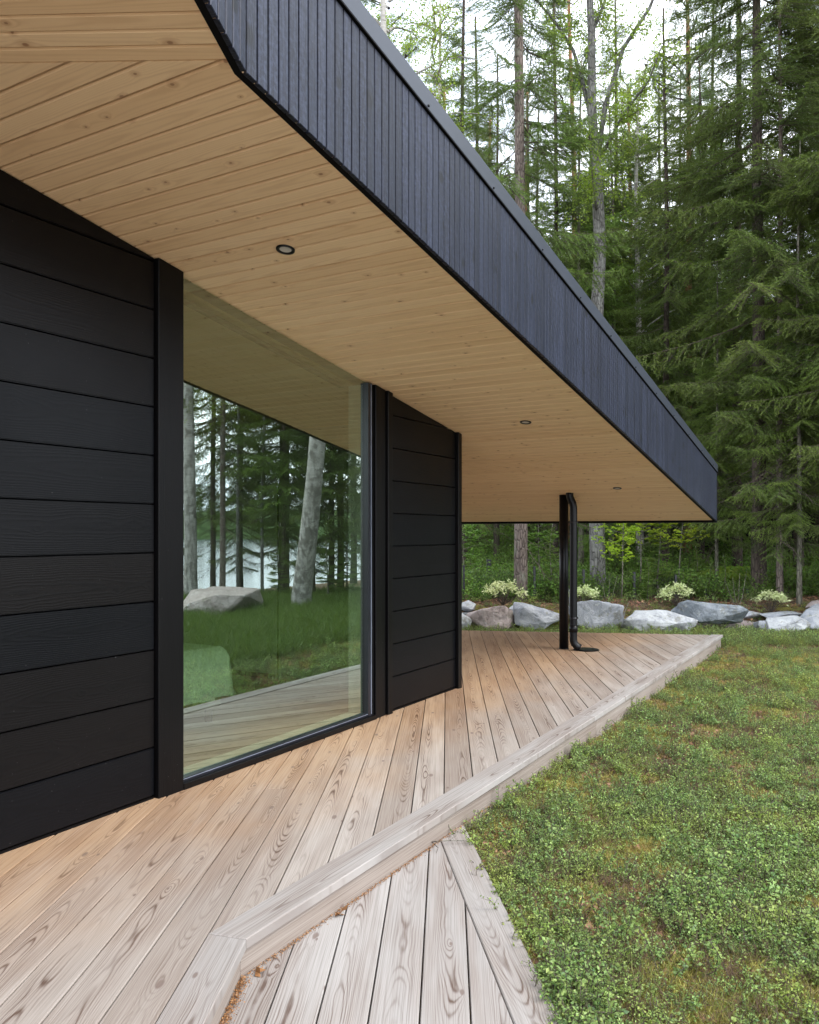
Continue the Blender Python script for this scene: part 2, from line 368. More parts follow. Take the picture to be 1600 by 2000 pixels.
# local frame of the house: X along the wall (a), Y = -p (positive is indoors)
def zs(a): return Z0+Kz*a
def wall_planks(a0, a1, first=True):
    k = -1
    while True:
        lo = .0155+.2795*k; hi = lo+.2795; k += 1
        lo = max(lo, -.05)
        if lo+.01 > zs(a0): break
        bm = bmesh.new(); g = .0040
        poly = [(a0, lo+g), (a1, lo+g), (a1, hi-g), (a0, hi-g)]
        # trim under the sloping soffit
        poly = clip([(x, z) for x, z in poly], 0, Z0-.004, Kz, -1) if True else poly
        if len(poly) < 3: continue
        mid = ((a0+a1)/2, (lo+hi)/2)
        front = [bm.verts.new((x-mid[0], z-mid[1], 0)) for x, z in poly]; back = [bm.verts.new((x-mid[0], z-mid[1], -.05)) for x, z in poly]
        f_ = bm.faces.new(front); bm.faces.new(back[::-1]); n = len(poly)
        for i in range(n): bm.faces.new((front[i], front[(i+1) % n], back[(i+1) % n], back[i]))
        bmesh.ops.bevel(bm, geom=list(f_.edges), offset=.005, segments=2, affect='EDGES')
        # local X along plank, Y across, Z outwards
        link('wall_plank', bm_mesh(bm, 'wall_plank'), house, M['siding'], (mid[0], 0, mid[1]), (R(90), 0, 0))
wall_planks(-9.0, -3.889); wall_planks(-1.300, -.056)
box('wall_core', (-9, .052, -.2), (-3.70, .20, 3.0), M['dark'], house)
box('wall_core', (-1.60, .052, -.2), (-.01, .20, 2.45), M['dark'], house)
def post_board(a0, a1, y0, y1, bot=-.02, mat='trim', name='trim_board', top=0.):
    bm = bmesh.new(); c = (a0+a1)/2
    h0, h1 = zs(a0)-.003-top, zs(a1)-.003-top
    # local X runs up the board
    pts = [(bot, a0-c), (bot, a1-c), (h1, a1-c), (h0, a0-c)]
    lo = [bm.verts.new((x, -y, y0)) for x, y in pts]; hi = [bm.verts.new((x, -y, y1)) for x, y in pts]
    bm.faces.new(lo); bm.faces.new(hi[::-1])
    for i in range(4): bm.faces.new((lo[i], hi[i], hi[(i+1) % 4], lo[(i+1) % 4]))
    bmesh.ops.bevel(bm, geom=list(bm.edges), offset=.003, segments=1, affect='EDGES')
    # map: local x->up(z), local y -> -X(house), local z -> Y(house)
    o = link(name, bm_mesh(bm, name), house, M[mat])
    o.matrix_local = Matrix(((0, -1, 0, c), (0, 0, 1, 0), (1, 0, 0, 0), (0, 0, 0, 1)))
    return o
post_board(-3.884, -3.690, -.030, .03, -.045)       # casing left of the window
post_board(-1.548, -1.396, -.022, .03, -.03)        # casing right of the window
post_board(-1.382, -1.306, -.040, .02, -.045)       # cover board beside it
post_board(-.050, .024, -.030, .052, -.05)          # outside corner board
post_board(-1.398, -1.380, .0, .04, -.03, 'dark')
# gable end wall round the corner (turned away from the camera)
for k in range(9):
    lo = .0155+.2795*(k-1); z1 = min(lo+.274, zs(.02)-.005)
    if z1 > lo: box('wall_plank', (-2.0, -.1345, -.02), (2.0, z1-lo-.1345, .0), M['siding'], house, .003, (-.005, 2.06, lo+.14), (R(90), 0, R(90)))
# ---- window
win = empty('window'); win.parent = house
def wpart(name, lo, hi, mat, bev=.002):
    return box(name, lo, hi, mat, win, bev)
wpart('sill_board', (-3.690, -.034, -.045), (-1.548, .03, .035), M['trim'])
bm = bmesh.new(); add_box(bm, (-3.684, .0, .035), (-1.640, .05, .058)); add_box(bm, (-1.640, -.008, .035), (-1.585, .05, 2.748)); add_box(bm, (-3.695, .0, .058), (-3.682, .05, 3.06))
link('frame', bm_mesh(bm), win, M['frame'])
bm = bmesh.new(); add_box(bm, (-1.585, .0, .035), (-1.548, .04, 2.74)); link('frame_gasket', bm_mesh(bm), win, M['dark'])
bm = bmesh.new(); add_box(bm, (-1.603, -.0125, .05), (-1.597, -.0075, 2.742)); add_box(bm, (-3.68, -.004, .050), (-1.612, .0, .0535))
link('frame_highlight', bm_mesh(bm), win, plain_mat('painted_frame_highlight', (.22, .25, .32), .3, .5, .3))  # pale strips: the frame's highlight line put into the colour
for z_ in (.12, .75, 1.38, 2.02, 2.6):
    box('screw', (-.004, -.003, -.004), (.004, .003, .004), M['lens'], win, .001, (-1.583, -.0022, z_))
def glass_mat():
    s = NT('tinted_pane'); fr = s.n('LayerWeight'); fr.inputs[0].default_value = .5
    n = s.noise(s.obj(), .8, 1)
    gl = s.n('BsdfGlossy'); gl.inputs['Roughness'].default_value = .0; s.put((.80, .93, .87), gl.inputs['Color'])
    s.put(s.bump(n, .03, .05), gl.inputs['Normal'])
    tr = s.n('BsdfTransparent'); s.put((.62, .74, .60), tr.inputs['Color'])
    m = s.n('MixShader'); s.put(s.ss(fr.outputs['Facing'], .0, .8, .34, .66), m.inputs[0])
    s.t.links.new(tr.outputs[0], m.inputs[1]); s.t.links.new(gl.outputs[0], m.inputs[2]); s.t.links.new(m.outputs[0], s.out.inputs[0])
    return s.mat
bm = bmesh.new()
gv = [(-3.684, .03, .05), (-1.630, .03, .05), (-1.630, .03, zs(-1.63)-.004), (-3.684, .03, zs(-3.684)-.004)]
bm.faces.new([bm.verts.new(v) for v in gv]); me = bpy.data.meshes.new('pane'); bm.to_mesh(me); bm.free()
link('pane', me, win, glass_mat())
# pale reveal inside
bm = bmesh.new(); add_box(bm, (-3.69, .05, -.02), (-1.62, .20, .045)); add_box(bm, (-1.62, .052, .0), (-1.604, .20, 2.74)); add_box(bm, (-3.712, .05, .0), (-3.692, .20, 3.06))
link('reveal', bm_mesh(bm), win, M['reveal'])
# room behind the glass
def room():
    bm = bmesh.new(); add_box(bm, (-7.5, .21, -.02), (-.62, 5., .02)); link('room_floor', bm_mesh(bm), house, M['floorin'])
    bm = bmesh.new(); add_box(bm, (-.62, .20, .0), (-.50, 5., 2.58)); add_box(bm, (-7.6, .2, 0), (-7.5, 5., 3.7)); add_box(bm, (-7.6, 5., 0), (-.5, 5.1, 3.7)); link('room_wall', bm_mesh(bm), house, M['wallin'])
    box('door_frame', (-.628, 1.745, .02), (-.621, 1.765, 2.1), M['dark'], house, .002)
    box('skirting', (-.632, 1.80, .02), (-.621, 5., .07), M['dark'], house)
    y = .21
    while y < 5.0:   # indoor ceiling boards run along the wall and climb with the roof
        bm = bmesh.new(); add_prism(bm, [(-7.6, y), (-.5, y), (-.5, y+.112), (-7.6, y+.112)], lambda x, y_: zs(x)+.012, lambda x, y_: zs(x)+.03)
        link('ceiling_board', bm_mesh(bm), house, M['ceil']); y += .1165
    box('curtain_rail', (-5.6, .245, -.03), (-1.64, .29, -.002), M['twig'], house, .003, (0, 0, Z0), (0, math.atan(-Kz), 0))
room()
bed = empty('bed', wp(-3.29, -1.75, 0), HRZ, 'bed with a pale green linen cover seen through the window pane', 'bed')
def bedbuild():
    bm = bmesh.new(); nx, ny = 40, 30; X0, X1, Y0, Y1 = -1.05, 1.05, -.86, .86; H = .62
    # draped cover: top and hanging sides with folds
    prof = [(-1, 0), (-.98, .5), (-.93, .92), (-.85, 1.)]
    def pt(i, j):
        u = -1+2*i/nx; v = -1+2*j/ny
        au, av = abs(u), abs(v); e = max(au, av)
        if e < .82: x, y, z = u/.82*(X1-.05), v/.82*(Y1-.05), H+.008*mnoise.noise((u*5, v*5, 0))
        else:
            t = (e-.82)/.18; cx = max(-1, min(1, u/.82)); cy = max(-1, min(1, v/.82))
            fold = (.03*math.sin((u if av > au else v)*23)+.018*math.sin((u if av > au else v)*41+1))*t
            x = cx*(X1-.05); y = cy*(Y1-.05); off = .05*math.sin(min(1, t*3)*1.57)+fold*min(1, t*2.5)*1.3
            if au >= av: x += math.copysign(off, u)
            if av >= au: y += math.copysign(off, v)
            z = H-.36*max(0, t-.15)/.85-.03*min(1, t/.15)**2 if t > .0 else H
        return (x, y, z)
    g = [[bm.verts.new(pt(i, j)) for j in range(ny+1)] for i in range(nx+1)]
    for i in range(nx):
        for j in range(ny): bm.faces.new((g[i][j], g[i+1][j], g[i+1][j+1], g[i][j+1]))
    link('cover', bm_mesh(bm, 'cover', True), bed, M['linen'])
    box('bed_base', (X0+.06, Y0+.06, .14), (X1-.06, Y1-.06, .52), M['floorin'], bed, .02)
    for sx in (X0+.14, X1-.14):
        for sy in (Y0+.14, Y1-.14): tube('leg', [(sx, sy, .021), (sx, sy, .15)], .03, M['dark'], bed, 8)
bedbuild()

# ---- soffit boards (main wing): across the wall, trimmed at the eave
SP = .1159; A_K, P_K = -4.875, 1.556         # corner of the eave
SD = Vector((.385, .923)).normalized()       # direction of the near wing's boards in (a,p)
A_S, P_S = -4.939, 1.546
EAVE = 1.538
def soffit_board(poly, ax, ay, ang, name='soffit_board', w_=SP):
    """poly in (a,p); board axis at angle ang through (ax,ay)"""
    if len(poly) < 3: return
    area = abs(sum(poly[i][0]*poly[(i+1) % len(poly)][1]-poly[(i+1) % len(poly)][0]*poly[i][1] for i in range(len(poly))))/2
    if area < .002: return
    bm = bmesh.new(); ca, sa = math.cos(ang), math.sin(ang)
    def loc(a, p): X, Y = a-ax, -p+ay; return (X*ca+Y*sa, -X*sa+Y*ca)
    pl = [loc(a, p) for a, p in poly]
    def zf(off): return lambda x, y: zs(ax+x*ca-y*sa)+off
    add_prism(bm, pl, zf(0.), zf(.018))
    bm.faces.ensure_lookup_table()
    bmesh.ops.recalc_face_normals(bm, faces=bm.faces)
    low = [f_ for f_ in bm.faces if f_.normal.z < -.8]
    es = [e for f_ in low for e in f_.edges if abs(e.verts[0].co.y-e.verts[1].co.y) < .03]
    bmesh.ops.bevel(bm, geom=es, offset=.006, segments=1, affect='EDGES')
    link(name, bm_mesh(bm, name), house, M['soffit'], (ax, -ay, 0), (0, 0, ang))
def main_soffit():
    a = A_S-.015-SP*8
    while a < 5.16:
        a1 = min(a+SP, 5.16)
        pin = -.045 if a1 < .03 else -4.2
        poly = [(a+.0046, pin), (a1-.0046, pin), (a1-.0046, EAVE), (a+.0046, EAVE)]
        poly = clip(poly, A_S, P_S, SD.y, -SD.x)              # seam with the near wing
        if len(poly) >= 3: soffit_board(poly, (a+a1)/2, 0., R(-90))
        a += SP
main_soffit()
bm = bmesh.new(); add_prism(bm, [(-9.2, .02), (-9.2, -2.9), (-4.95, -1.50), (5.15, -1.50), (5.15, 4.15), (.1, 4.15), (.1, .02)], lambda x, y: zs(x)+.0195, lambda x, y: zs(x)+.03)
link('soffit_backing', bm_mesh(bm), house, plain_mat('brown_tongue_groove', (.10, .045, .022), .8, .1))
def near_soffit():
    nx, ny = -SD.y, SD.x; wd = .077
    ang = math.atan2(-SD.y, SD.x)
    for k in range(52):
        c0, c1 = k*wd+.003, (k+1)*wd-.003
        A = lambda c, t: (A_S+nx*c+SD.x*t, P_S+ny*c+SD.y*t)
        poly = [A(c0, -6), A(c1, -6), A(c1, 3), A(c0, 3)]
        poly = clip(poly, 0, -.045, 0, 1)
        # near eave line from the corner outwards
        ex, ey = A_K+.013, P_K-.017; dx, dy = -.938, .346
        poly = clip(poly, ex, ey, dy, -dx) if False else clip(poly, ex, ey, -dy*-1*-1, dx*1)
        poly = clip(poly, -9.2, 0, 1, 0)
        if len(poly) >= 3:
            cx, cy = A((c0+c1)/2, 0); soffit_board(poly, cx, cy, ang)
near_soffit()
# ---- eave cladding
FH = .688
def fascia_run(p0, d, n, pitch, nrm, start=0):
    """p0 (a,p) start, d unit direction, boards stand on it"""
    ang = math.atan2(-d[1], d[0])
    for k in range(n):
        t0, t1 = k*pitch+.0042, (k+1)*pitch-.0042; c = (t0+t1)/2
        a, p = p0[0]+d[0]*c, p0[1]+d[1]*c; hw = (t1-t0)/2
        bot = zs(a)-.005; sl = Kz*d[0]
        bm = bmesh.new(); Hh = FH+.005
        pts = [(0-sl*hw, -hw), (0+sl*hw, hw), (Hh+sl*hw, hw), (Hh-sl*hw, -hw)]   # (up, along)
        lo = [bm.verts.new((u_, v_, 0)) for u_, v_ in pts]; hi = [bm.verts.new((u_, v_, -.02)) for u_, v_ in pts]
        f_ = bm.faces.new(lo); bm.faces.new(hi[::-1])
        for i in range(4): bm.faces.new((lo[i], hi[i], hi[(i+1) % 4], lo[(i+1) % 4]))
        bmesh.ops.bevel(bm, geom=list(f_.edges), offset=.0028, segments=1, affect='EDGES')
        # local x -> up, local y -> along d, local z -> x cross y = up x d = outward?
        D = Vector((d[0], -d[1], 0)); U = Vector((0, 0, 1)); Z = U.cross(D)
        sgn = 1.
        if Z.y > 0: D2 = -D; Z = U.cross(D2)
        else: D2 = D
        me = bm_mesh(bm, 'fascia_board')
        o = link('fascia_board', me, house, M['fascia'])
        if D2 is not D:
            for v in me.vertices: v.co.y = -v.co.y
            me.flip_normals()
        o.matrix_local = Matrix(((U.x, D2.x, Z.x, a), (U.y, D2.y, Z.y, -p), (U.z, D2.z, Z.z, bot), (0, 0, 0, 1)))
        me.update()
NF = 157; PT = (5.205-A_K)/NF
fascia_run((A_K, P_K), (1, 0), NF, PT, None)
fascia_run((A_K, P_K), (-.938, .346), 66, .066, None)
# short return at the far end of the eave
fascia_run((5.205, P_K-.002), (0, -1), 2, .066, None)
def eave_solid(name, pts, off, th, z0, z1, mat):
    """band following a path in (a,p); off outward offset of outer face"""
    bm = bmesh.new()
    def nrm_at(i):
        ds = []
        if i > 0: ds.append(Vector(pts[i])-Vector(pts[i-1]))
        if i < len(pts)-1: ds.append(Vector(pts[i+1])-Vector(pts[i]))
        ns = [Vector((-d_.y, d_.x)).normalized() for d_ in ds]
        if len(ns) == 1: return ns[0]
        b = (ns[0]+ns[1]).normalized(); return b/max(.3, b.dot(ns[0]))
    rings = []
    for i, q in enumerate(pts):
        n_ = nrm_at(i); q = Vector(q); o_ = q+n_*off; i_ = q+n_*(off-th)
        rings.append([bm.verts.new((v.x, -v.y, zs(v.x)+z)) for v, z in ((o_, z0), (o_, z1), (i_, z1), (i_, z0))])
    for i in range(len(rings)-1):
        for k in range(4): bm.faces.new((rings[i][k], rings[i][(k+1) % 4], rings[i+1][(k+1) % 4], rings[i+1][k]))
    bm.faces.new(rings[0]); bm.faces.new(rings[-1][::-1])
    return link(name, bm_mesh(bm, name), house, mat)
PATH = [(A_K-.938*4.35, P_K+.346*4.35), (A_K, P_K), (5.205, P_K)]
eave_solid('eave_underlay', PATH, -.0215, .03, -.003, FH, M['dark'])
eave_solid('roof_flashing', PATH, .010, .012, FH+.012, FH+.118, M['flash'])
eave_solid('flashing_lip', PATH, .012, .02, FH+.004, FH+.013, M['dark'])
eave_solid('shadow_gap', PATH, -.003, .02, FH-.001, FH+.02, M['dark'])
# far edge of the eave
eave_solid('eave_end_board', [(5.162, EAVE-.01), (5.185, EAVE-.01)], 0, 5.7, -.022, .02, M['dark'])
eave_solid('eave_end_board', [(5.187, EAVE+.02), (5.207, EAVE+.02)], 0, 5.7, -.028, FH, M['siding'])
for k in range(12):
    a_ = -4.3+k*.83
    bm = bmesh.new(); bmesh.ops.create_icosphere(bm, subdivisions=1, radius=.008)
    link('flashing_screw', bm_mesh(bm), house, M['gloss'], (a_, -(P_K+.012), zs(a_)+FH+.03))
# roof sheet
bm = bmesh.new(); add_prism(bm, [(-9.2, -2.79), (-4.85, -1.55), (5.2, -1.55), (5.2, 4.2), (-9.2, 5.4)], lambda x, y: zs(x)+FH+.02, lambda x, y: zs(x)+FH+.09)
link('roof', bm_mesh(bm), house, M['flash'])
# downlights
def ringmesh(r0, r1, h, seg=32):
    bm = bmesh.new(); V = []
    for k in range(seg):
        an = 2*math.pi*k/seg; c, s_ = math.cos(an), math.sin(an)
        V.append([bm.verts.new((c*r, s_*r, z)) for r, z in ((r1, .0), (r1, -h), (r1*.96, -h-.002), (r0, -h*.6), (r0, .02))])
    for k in range(seg):
        for j in range(4): bm.faces.new((V[k][j], V[(k+1) % seg][j], V[(k+1) % seg][j+1], V[k][j+1]))
    return bm_mesh(bm, 'trim_ring', True)
rm = ringmesh(.033, .052, .007); rm.materials.append(M['gloss'])
bm = bmesh.new(); bmesh.ops.create_circle(bm, cap_ends=True, radius=.034, segments=24); lm = bm_mesh(bm); lm.materials.append(M['lens'])
for a_ in (-3.6928, -.2148, 2.768):
    e = empty('downlight', (a_, -.797, zs(a_)-.0005)); e.parent = house; e.rotation_euler = (0, math.atan(-Kz), 0)
    link('trim_ring', rm, e); link('lens', lm, e, None, (0, 0, -.0035))
# column and rain pipe
ct = zs(3.13)
tube('column', [(3.13, .013, -.01), (3.13, .013, ct)], .061, M['gloss'], house, 28)
tube('column_foot', [(3.13, .013, .0), (3.13, .013, .006)], .068, M['gloss'], house, 28)
pa, pp_ = lp(2.125, 10.62); py_ = -pp_
ctp = zs(pa)
tx = .02
pts = [(pa-.01, py_+.048, ctp+.02), (pa-.01, py_+.048, ctp-.02), (pa-.009, py_+.044, ctp-.05), (pa-.005, py_+.027, ctp-.09), (pa-.002, py_+.009, ctp-.13), (pa, py_, ctp-.175), (pa, py_, ctp-.22), (pa, py_, .22), (pa, py_, .13), (pa+.004, py_-.012, .09), (pa+.012, py_-.045, .055), (pa+.022, py_-.085, .034)]
tube('rain_pipe', pts, .049, M['gloss'], house, 20)
tube('pipe_collar', [(pa, py_, .24), (pa, py_, .33)], .055, M['gloss'], house, 20)
for z_ in (.42, ct-.36): tube('pipe_clip_ring', [(pa, py_, z_-.012), (pa, py_, z_+.012)], .053, M['frame'], house, 20)
for z_ in (.42, ct-.36): box('pipe_clip', (-.08, -.012, -.012), (.0, .012, .012), M['gloss'], house, .002, (pa, py_+.005, z_), (0, 0, R(150)))

# ================================================================== THE DECK
deck = empty('deck', (0, 0, 0), 0, 'weathered larch deck with diagonal boards, raised kerb edge and a lower step', 'deck')
BD = Vector((.0456, 1.)).normalized(); BN = Vector((BD.y, -BD.x)); BANG = math.atan2(BD.y, BD.x)
KC = wp(-4.88, 1.56); TIP = wp(5.65, 1.56)
FARN = Vector((-(.0), 0))
fl_, fr_ = Vector((.777, 12.817)), Vector((4.575, 12.24)); FD = (fr_-fl_).normalized(); FN = Vector((FD.y, -FD.x))   # towards the camera
if FN.y > 0: FN = -FN
def board(name, poly, c, ang, z1, th, mat, bev=.003, parent=None):
    if len(poly) < 3: return
    area = abs(sum(poly[i][0]*poly[(i+1) % len(poly)][1]-poly[(i+1) % len(poly)][0]*poly[i][1] for i in range(len(poly))))/2
    if area < .003: return
    ca, sa = math.cos(ang), math.sin(ang)
    pl = [((x-c[0])*ca+(y-c[1])*sa, -(x-c[0])*sa+(y-c[1])*ca) for x, y in poly]
    bm = bmesh.new(); add_prism(bm, pl, lambda x, y: -th, lambda x, y: 0.)
    bmesh.ops.recalc_face_normals(bm, faces=bm.faces)
    top = [f_ for f_ in bm.faces if f_.normal.z > .8]
    if bev: bmesh.ops.bevel(bm, geom=[e for f_ in top for e in f_.edges if e.calc_length() > .03], offset=bev, segments=1, affect='EDGES')
    return link(name, bm_mesh(bm, name), parent or deck, M[mat], (c[0], c[1], z1), (0, 0, ang))
KI = 1.403
def kerb_clip(poly, p=KI):
    q = wp(0, p); return clip(poly, q.x, q.y, -UY, UX)
SO = -.753
def bpt(s_, t): q = BD*t+Vector((s_*1.0, 0)); return (q.x, q.y)     # s_ = x offset at y=0
k = -20
while True:
    s0 = -.910+.1785*k; s1 = s0+.1785
    if s0 > 5: break
    jit = rnd.uniform(-.0012, .0012)
    joints = [-2.5, 14.]
    if k % 3 != 1 and k < 12: joints = [-2.5, rnd.choice([2.9, 3.6, 4.9, 5.6, 6.5, 7.4, 8.8]), 14.]
    for j0, j1 in zip(joints[:-1], joints[1:]):
        poly = [bpt(s0+.0028, j0+.001), bpt(s1-.0028, j0+.001), bpt(s1-.0028, j1-.001), bpt(s0+.0028, j1-.001)]
        poly = clip(poly, fr_.x, fr_.y+(-.0), FN.x, FN.y)
        if k >= 0: poly = kerb_clip(poly)
        elif k == -1: pass
        if len(poly) >= 3:
            c = bpt((s0+s1)/2, (max(j0, 2)+min(j1, 12))/2); board('deck_board', poly, c, BANG, jit, .028, 'deck')
    k += 1
# kerb cap along the lawn edge and its near return, mitred
mi = wp(-4.88, 1.56); mdir = None
in2 = bpt(-.910, 3.16)
kin = None
# inner mitre point: intersection of the kerb's inner line and the return's inner line
def isect(p, d, q, e):
    den = d[0]*e[1]-d[1]*e[0]; t = ((q[0]-p[0])*e[1]-(q[1]-p[1])*e[0])/den; return (p[0]+d[0]*t, p[1]+d[1]*t)
U2 = (UX, UY); q_ = wp(0, KI+.003); qo = wp(0, 1.56)
IN = isect((q_.x, q_.y), U2, (-.907, 0), (BD.x, BD.y)); OUT = isect((qo.x, qo.y), U2, (SO, 0), (BD.x, BD.y))
def capseg(t0, t1):  # along kerb
    A0 = Vector(OUT)+Vector(U2)*t0; B0 = Vector(IN)+Vector(U2)*t0; A1 = Vector(OUT)+Vector(U2)*t1; B1 = Vector(IN)+Vector(U2)*t1
    return [tuple(A0), tuple(A1), tuple(B1), tuple(B0)]
AK = math.atan2(UY, UX)
far_t = 11.6
for t0, t1 in ((.001, 4.32), (4.323, 8.1), (8.103, far_t)):
    poly = capseg(t0, t1); poly = clip(poly, fr_.x, fr_.y, FN.x, FN.y)
    if t0 > .01:  # square joint
        poly = clip(poly, *(Vector(OUT)+Vector(U2)*t0), U2[0], U2[1])
    if t1 < 9: poly = poly if t1 == far_t else clip(poly+[] , *(Vector(OUT)+Vector(U2)*(t1-.03)), -U2[0], -U2[1])
    if t0 > .01:
        A0 = Vector(OUT)+Vector(U2)*(t0-.03); A1 = Vector(OUT)+Vector(U2)*(t1-.03 if t1 < 9 else t1)
        n2 = Vector((-UY, UX)); poly = [tuple(A0), tuple(A1), tuple(A1+n2*(1.56-KI-.003)), tuple(A0+n2*(1.56-KI-.003))]
        poly = clip(poly, fr_.x, fr_.y, FN.x, FN.y)
    c = Vector(OUT)+Vector(U2)*(t0+t1)/2+Vector((-UY, UX))*.0785
    board('kerb_cap', poly, c, AK, .005, .038, 'deck_pale', .0035)
o_ = Vector(OUT); i_ = Vector(IN)
poly = [tuple(i_-BD*.0015), tuple(i_-BD*6.5), tuple(o_-BD*6.5), tuple(o_-BD*.0015)]
board('kerb_cap', poly, (o_+i_)/2-BD*1.5, BANG, .004, .038, 'deck_pale', .0035)
def riser(p0, d, length, z0, z1, th=.022, mat='deck', name='riser_board'):
    """vertical board; outer face through p0 along d; local X along, Y up"""
    bm = bmesh.new(); h = (z1-z0)/2
    add_box(bm, (-length/2, -h, -th), (length/2, h, 0), .002)
    o = link(name, bm_mesh(bm), deck, M[mat])
    D = Vector((d[0], d[1], 0)); Z = D.cross(Vector((0, 0, 1))); c = Vector((p0[0], p0[1], (z0+z1)/2))+D*length/2
    o.matrix_local = Matrix(((D.x, 0, Z.x, c.x), (D.y, 0, Z.y, c.y), (0, 1, Z.z, c.z), (0, 0, 0, 1)))
    return o
ro = Vector(wp(0, 1.540)[:2]); st = Vector(isect(tuple(ro), U2, (SO-.022, 0), (BD.x, BD.y)))
riser(st, U2, 4.4, -.30, -.0335); riser(st+Vector(U2)*4.403, U2, 6.12, -.30, -.0335)
riser(st-BD*6.5, BD, 6.497, -.30, -.0345)
riser((fl_.x-6*FD.x, fl_.y-6*FD.y), (FD.x, FD.y), 9.8, -.3, -.03)
# lower step
ZL = -.145
e0, e1 = Vector((.3085, 4.70)), Vector((.5234, 2.79)); ED = (e1-e0).normalized(); EN = Vector((ED.y, -ED.x))   # EN towards the boards?
if EN.x > 0: EN = -EN
for k in range(14):
    s0 = -.8+.1785*k-.0; s0 = -.624-.1765+.1765*k; s1 = s0+.1765
    poly = [bpt(s0+.003, -2.6), bpt(s1-.003, -2.6), bpt(s1-.003, 7), bpt(s0+.003, 7)]
    poly = clip(poly, ro.x, ro.y, UY, -UX)
    poly = clip(poly, SO-.02, 0, BN.x, BN.y)
    q2 = e0+EN*.168; poly = clip(poly, q2.x, q2.y, EN.x, EN.y)
    if len(poly) >= 3: board('step_board', poly, bpt((s0+s1)/2, 2.5), BANG, ZL, .028, 'deck_pale')
poly = [tuple(e0-ED*1.), tuple(e0+ED*7), tuple(e0+ED*7+EN*.165), tuple(e0-ED*1.+EN*.165)]
poly = clip(poly, ro.x, ro.y, UY, -UX)
board('step_edge_board', poly, e0+ED*1.5+EN*.08, math.atan2(ED.y, ED.x), ZL+.003, .03, 'deck_pale', .004)
riser(e0-EN*-.012+ED*7, tuple(-ED), 7.1, -.3, ZL-.028)
# black sheet stands in for the shade in the void below the boards
bm = bmesh.new(); pl = [(-6, -2.5), (-1.0, -2.5), (-.86, 3.1), tuple(wp(5.0, 1.42)[:2]), (wp(5.0, 1.42).x-3.6, 12.5), (-6, 13.2)]
add_prism(bm, pl, lambda x, y: -.075, lambda x, y: -.06); link('void_shade_sheet', bm_mesh(bm), deck, M['dark'])
# drain cover
dx_, dy_ = 2.27, 10.66
bm = bmesh.new(); bmesh.ops.create_cone(bm, cap_ends=True, segments=36, radius1=.17, radius2=.155, depth=.012)
link('drain_cover', bm_mesh(bm), deck, M['gloss'], (dx_+.03, dy_, .009))

# ================================================================== FOLIAGE GENERATORS (numpy triangle soups)
rng = np.random.default_rng(11)
def tri_mesh(name, T, tint, mat_idx, mats):
    """T: (n,3,3)"""
    n = len(T); me = bpy.data.meshes.new(name)
    me.vertices.add(n*3); me.vertices.foreach_set('co', T.reshape(-1).astype(np.float32))
    me.loops.add(n*3); me.loops.foreach_set('vertex_index', np.arange(n*3, dtype=np.int32))
    me.polygons.add(n); me.polygons.foreach_set('loop_start', np.arange(0, n*3, 3, dtype=np.int32))
    for m_ in mats: me.materials.append(m_)
    me.polygons.foreach_set('material_index', mat_idx.astype(np.int32))
    a = me.attributes.new('tint', 'FLOAT', 'FACE'); a.data.foreach_set('value', tint.astype(np.float32))
    me.update(calc_edges=True); return me
class Soup:
    def __init__(s): s.T = []; s.c = []; s.m = []
    def add(s, T, c, m=0):
        T = np.asarray(T, float).reshape(-1, 3, 3); s.T.append(T); s.c.append(np.broadcast_to(c, (len(T),)).astype(float)); s.m.append(np.full(len(T), m))
    def get(s): return np.concatenate(s.T), np.concatenate(s.c), np.concatenate(s.m)
def unit(v): return v/np.maximum(1e-9, np.linalg.norm(v, axis=-1, keepdims=True))
def blades(P, D, ln, wd):
    """thin triangles at P (n,3) along D (n,3)"""
    n = len(P); r = unit(rng.normal(size=(n, 3))); side = unit(np.cross(D, r))
    w_ = np.broadcast_to(np.asarray(wd), (n,))[:, None]; l_ = np.broadcast_to(np.asarray(ln), (n,))[:, None]
    return np.stack([P-side*w_*.5, P+side*w_*.5, P+D*l_], 1)
def strip(P0, P1, w0, w1):
    """thin wooden segments as 2 triangles each, crossed"""
    d = unit(P1-P0); r = unit(np.cross(d, rng.normal(size=d.shape))); out = []
    w0 = np.broadcast_to(np.asarray(w0), (len(P0),))[:, None]; w1 = np.broadcast_to(np.asarray(w1), (len(P0),))[:, None]
    for s_ in (r, np.cross(d, r)):
        out.append(np.stack([P0-s_*w0, P0+s_*w0, P1+s_*w1], 1)); out.append(np.stack([P0-s_*w0, P1+s_*w1, P1-s_*w1], 1))
    return np.concatenate(out)
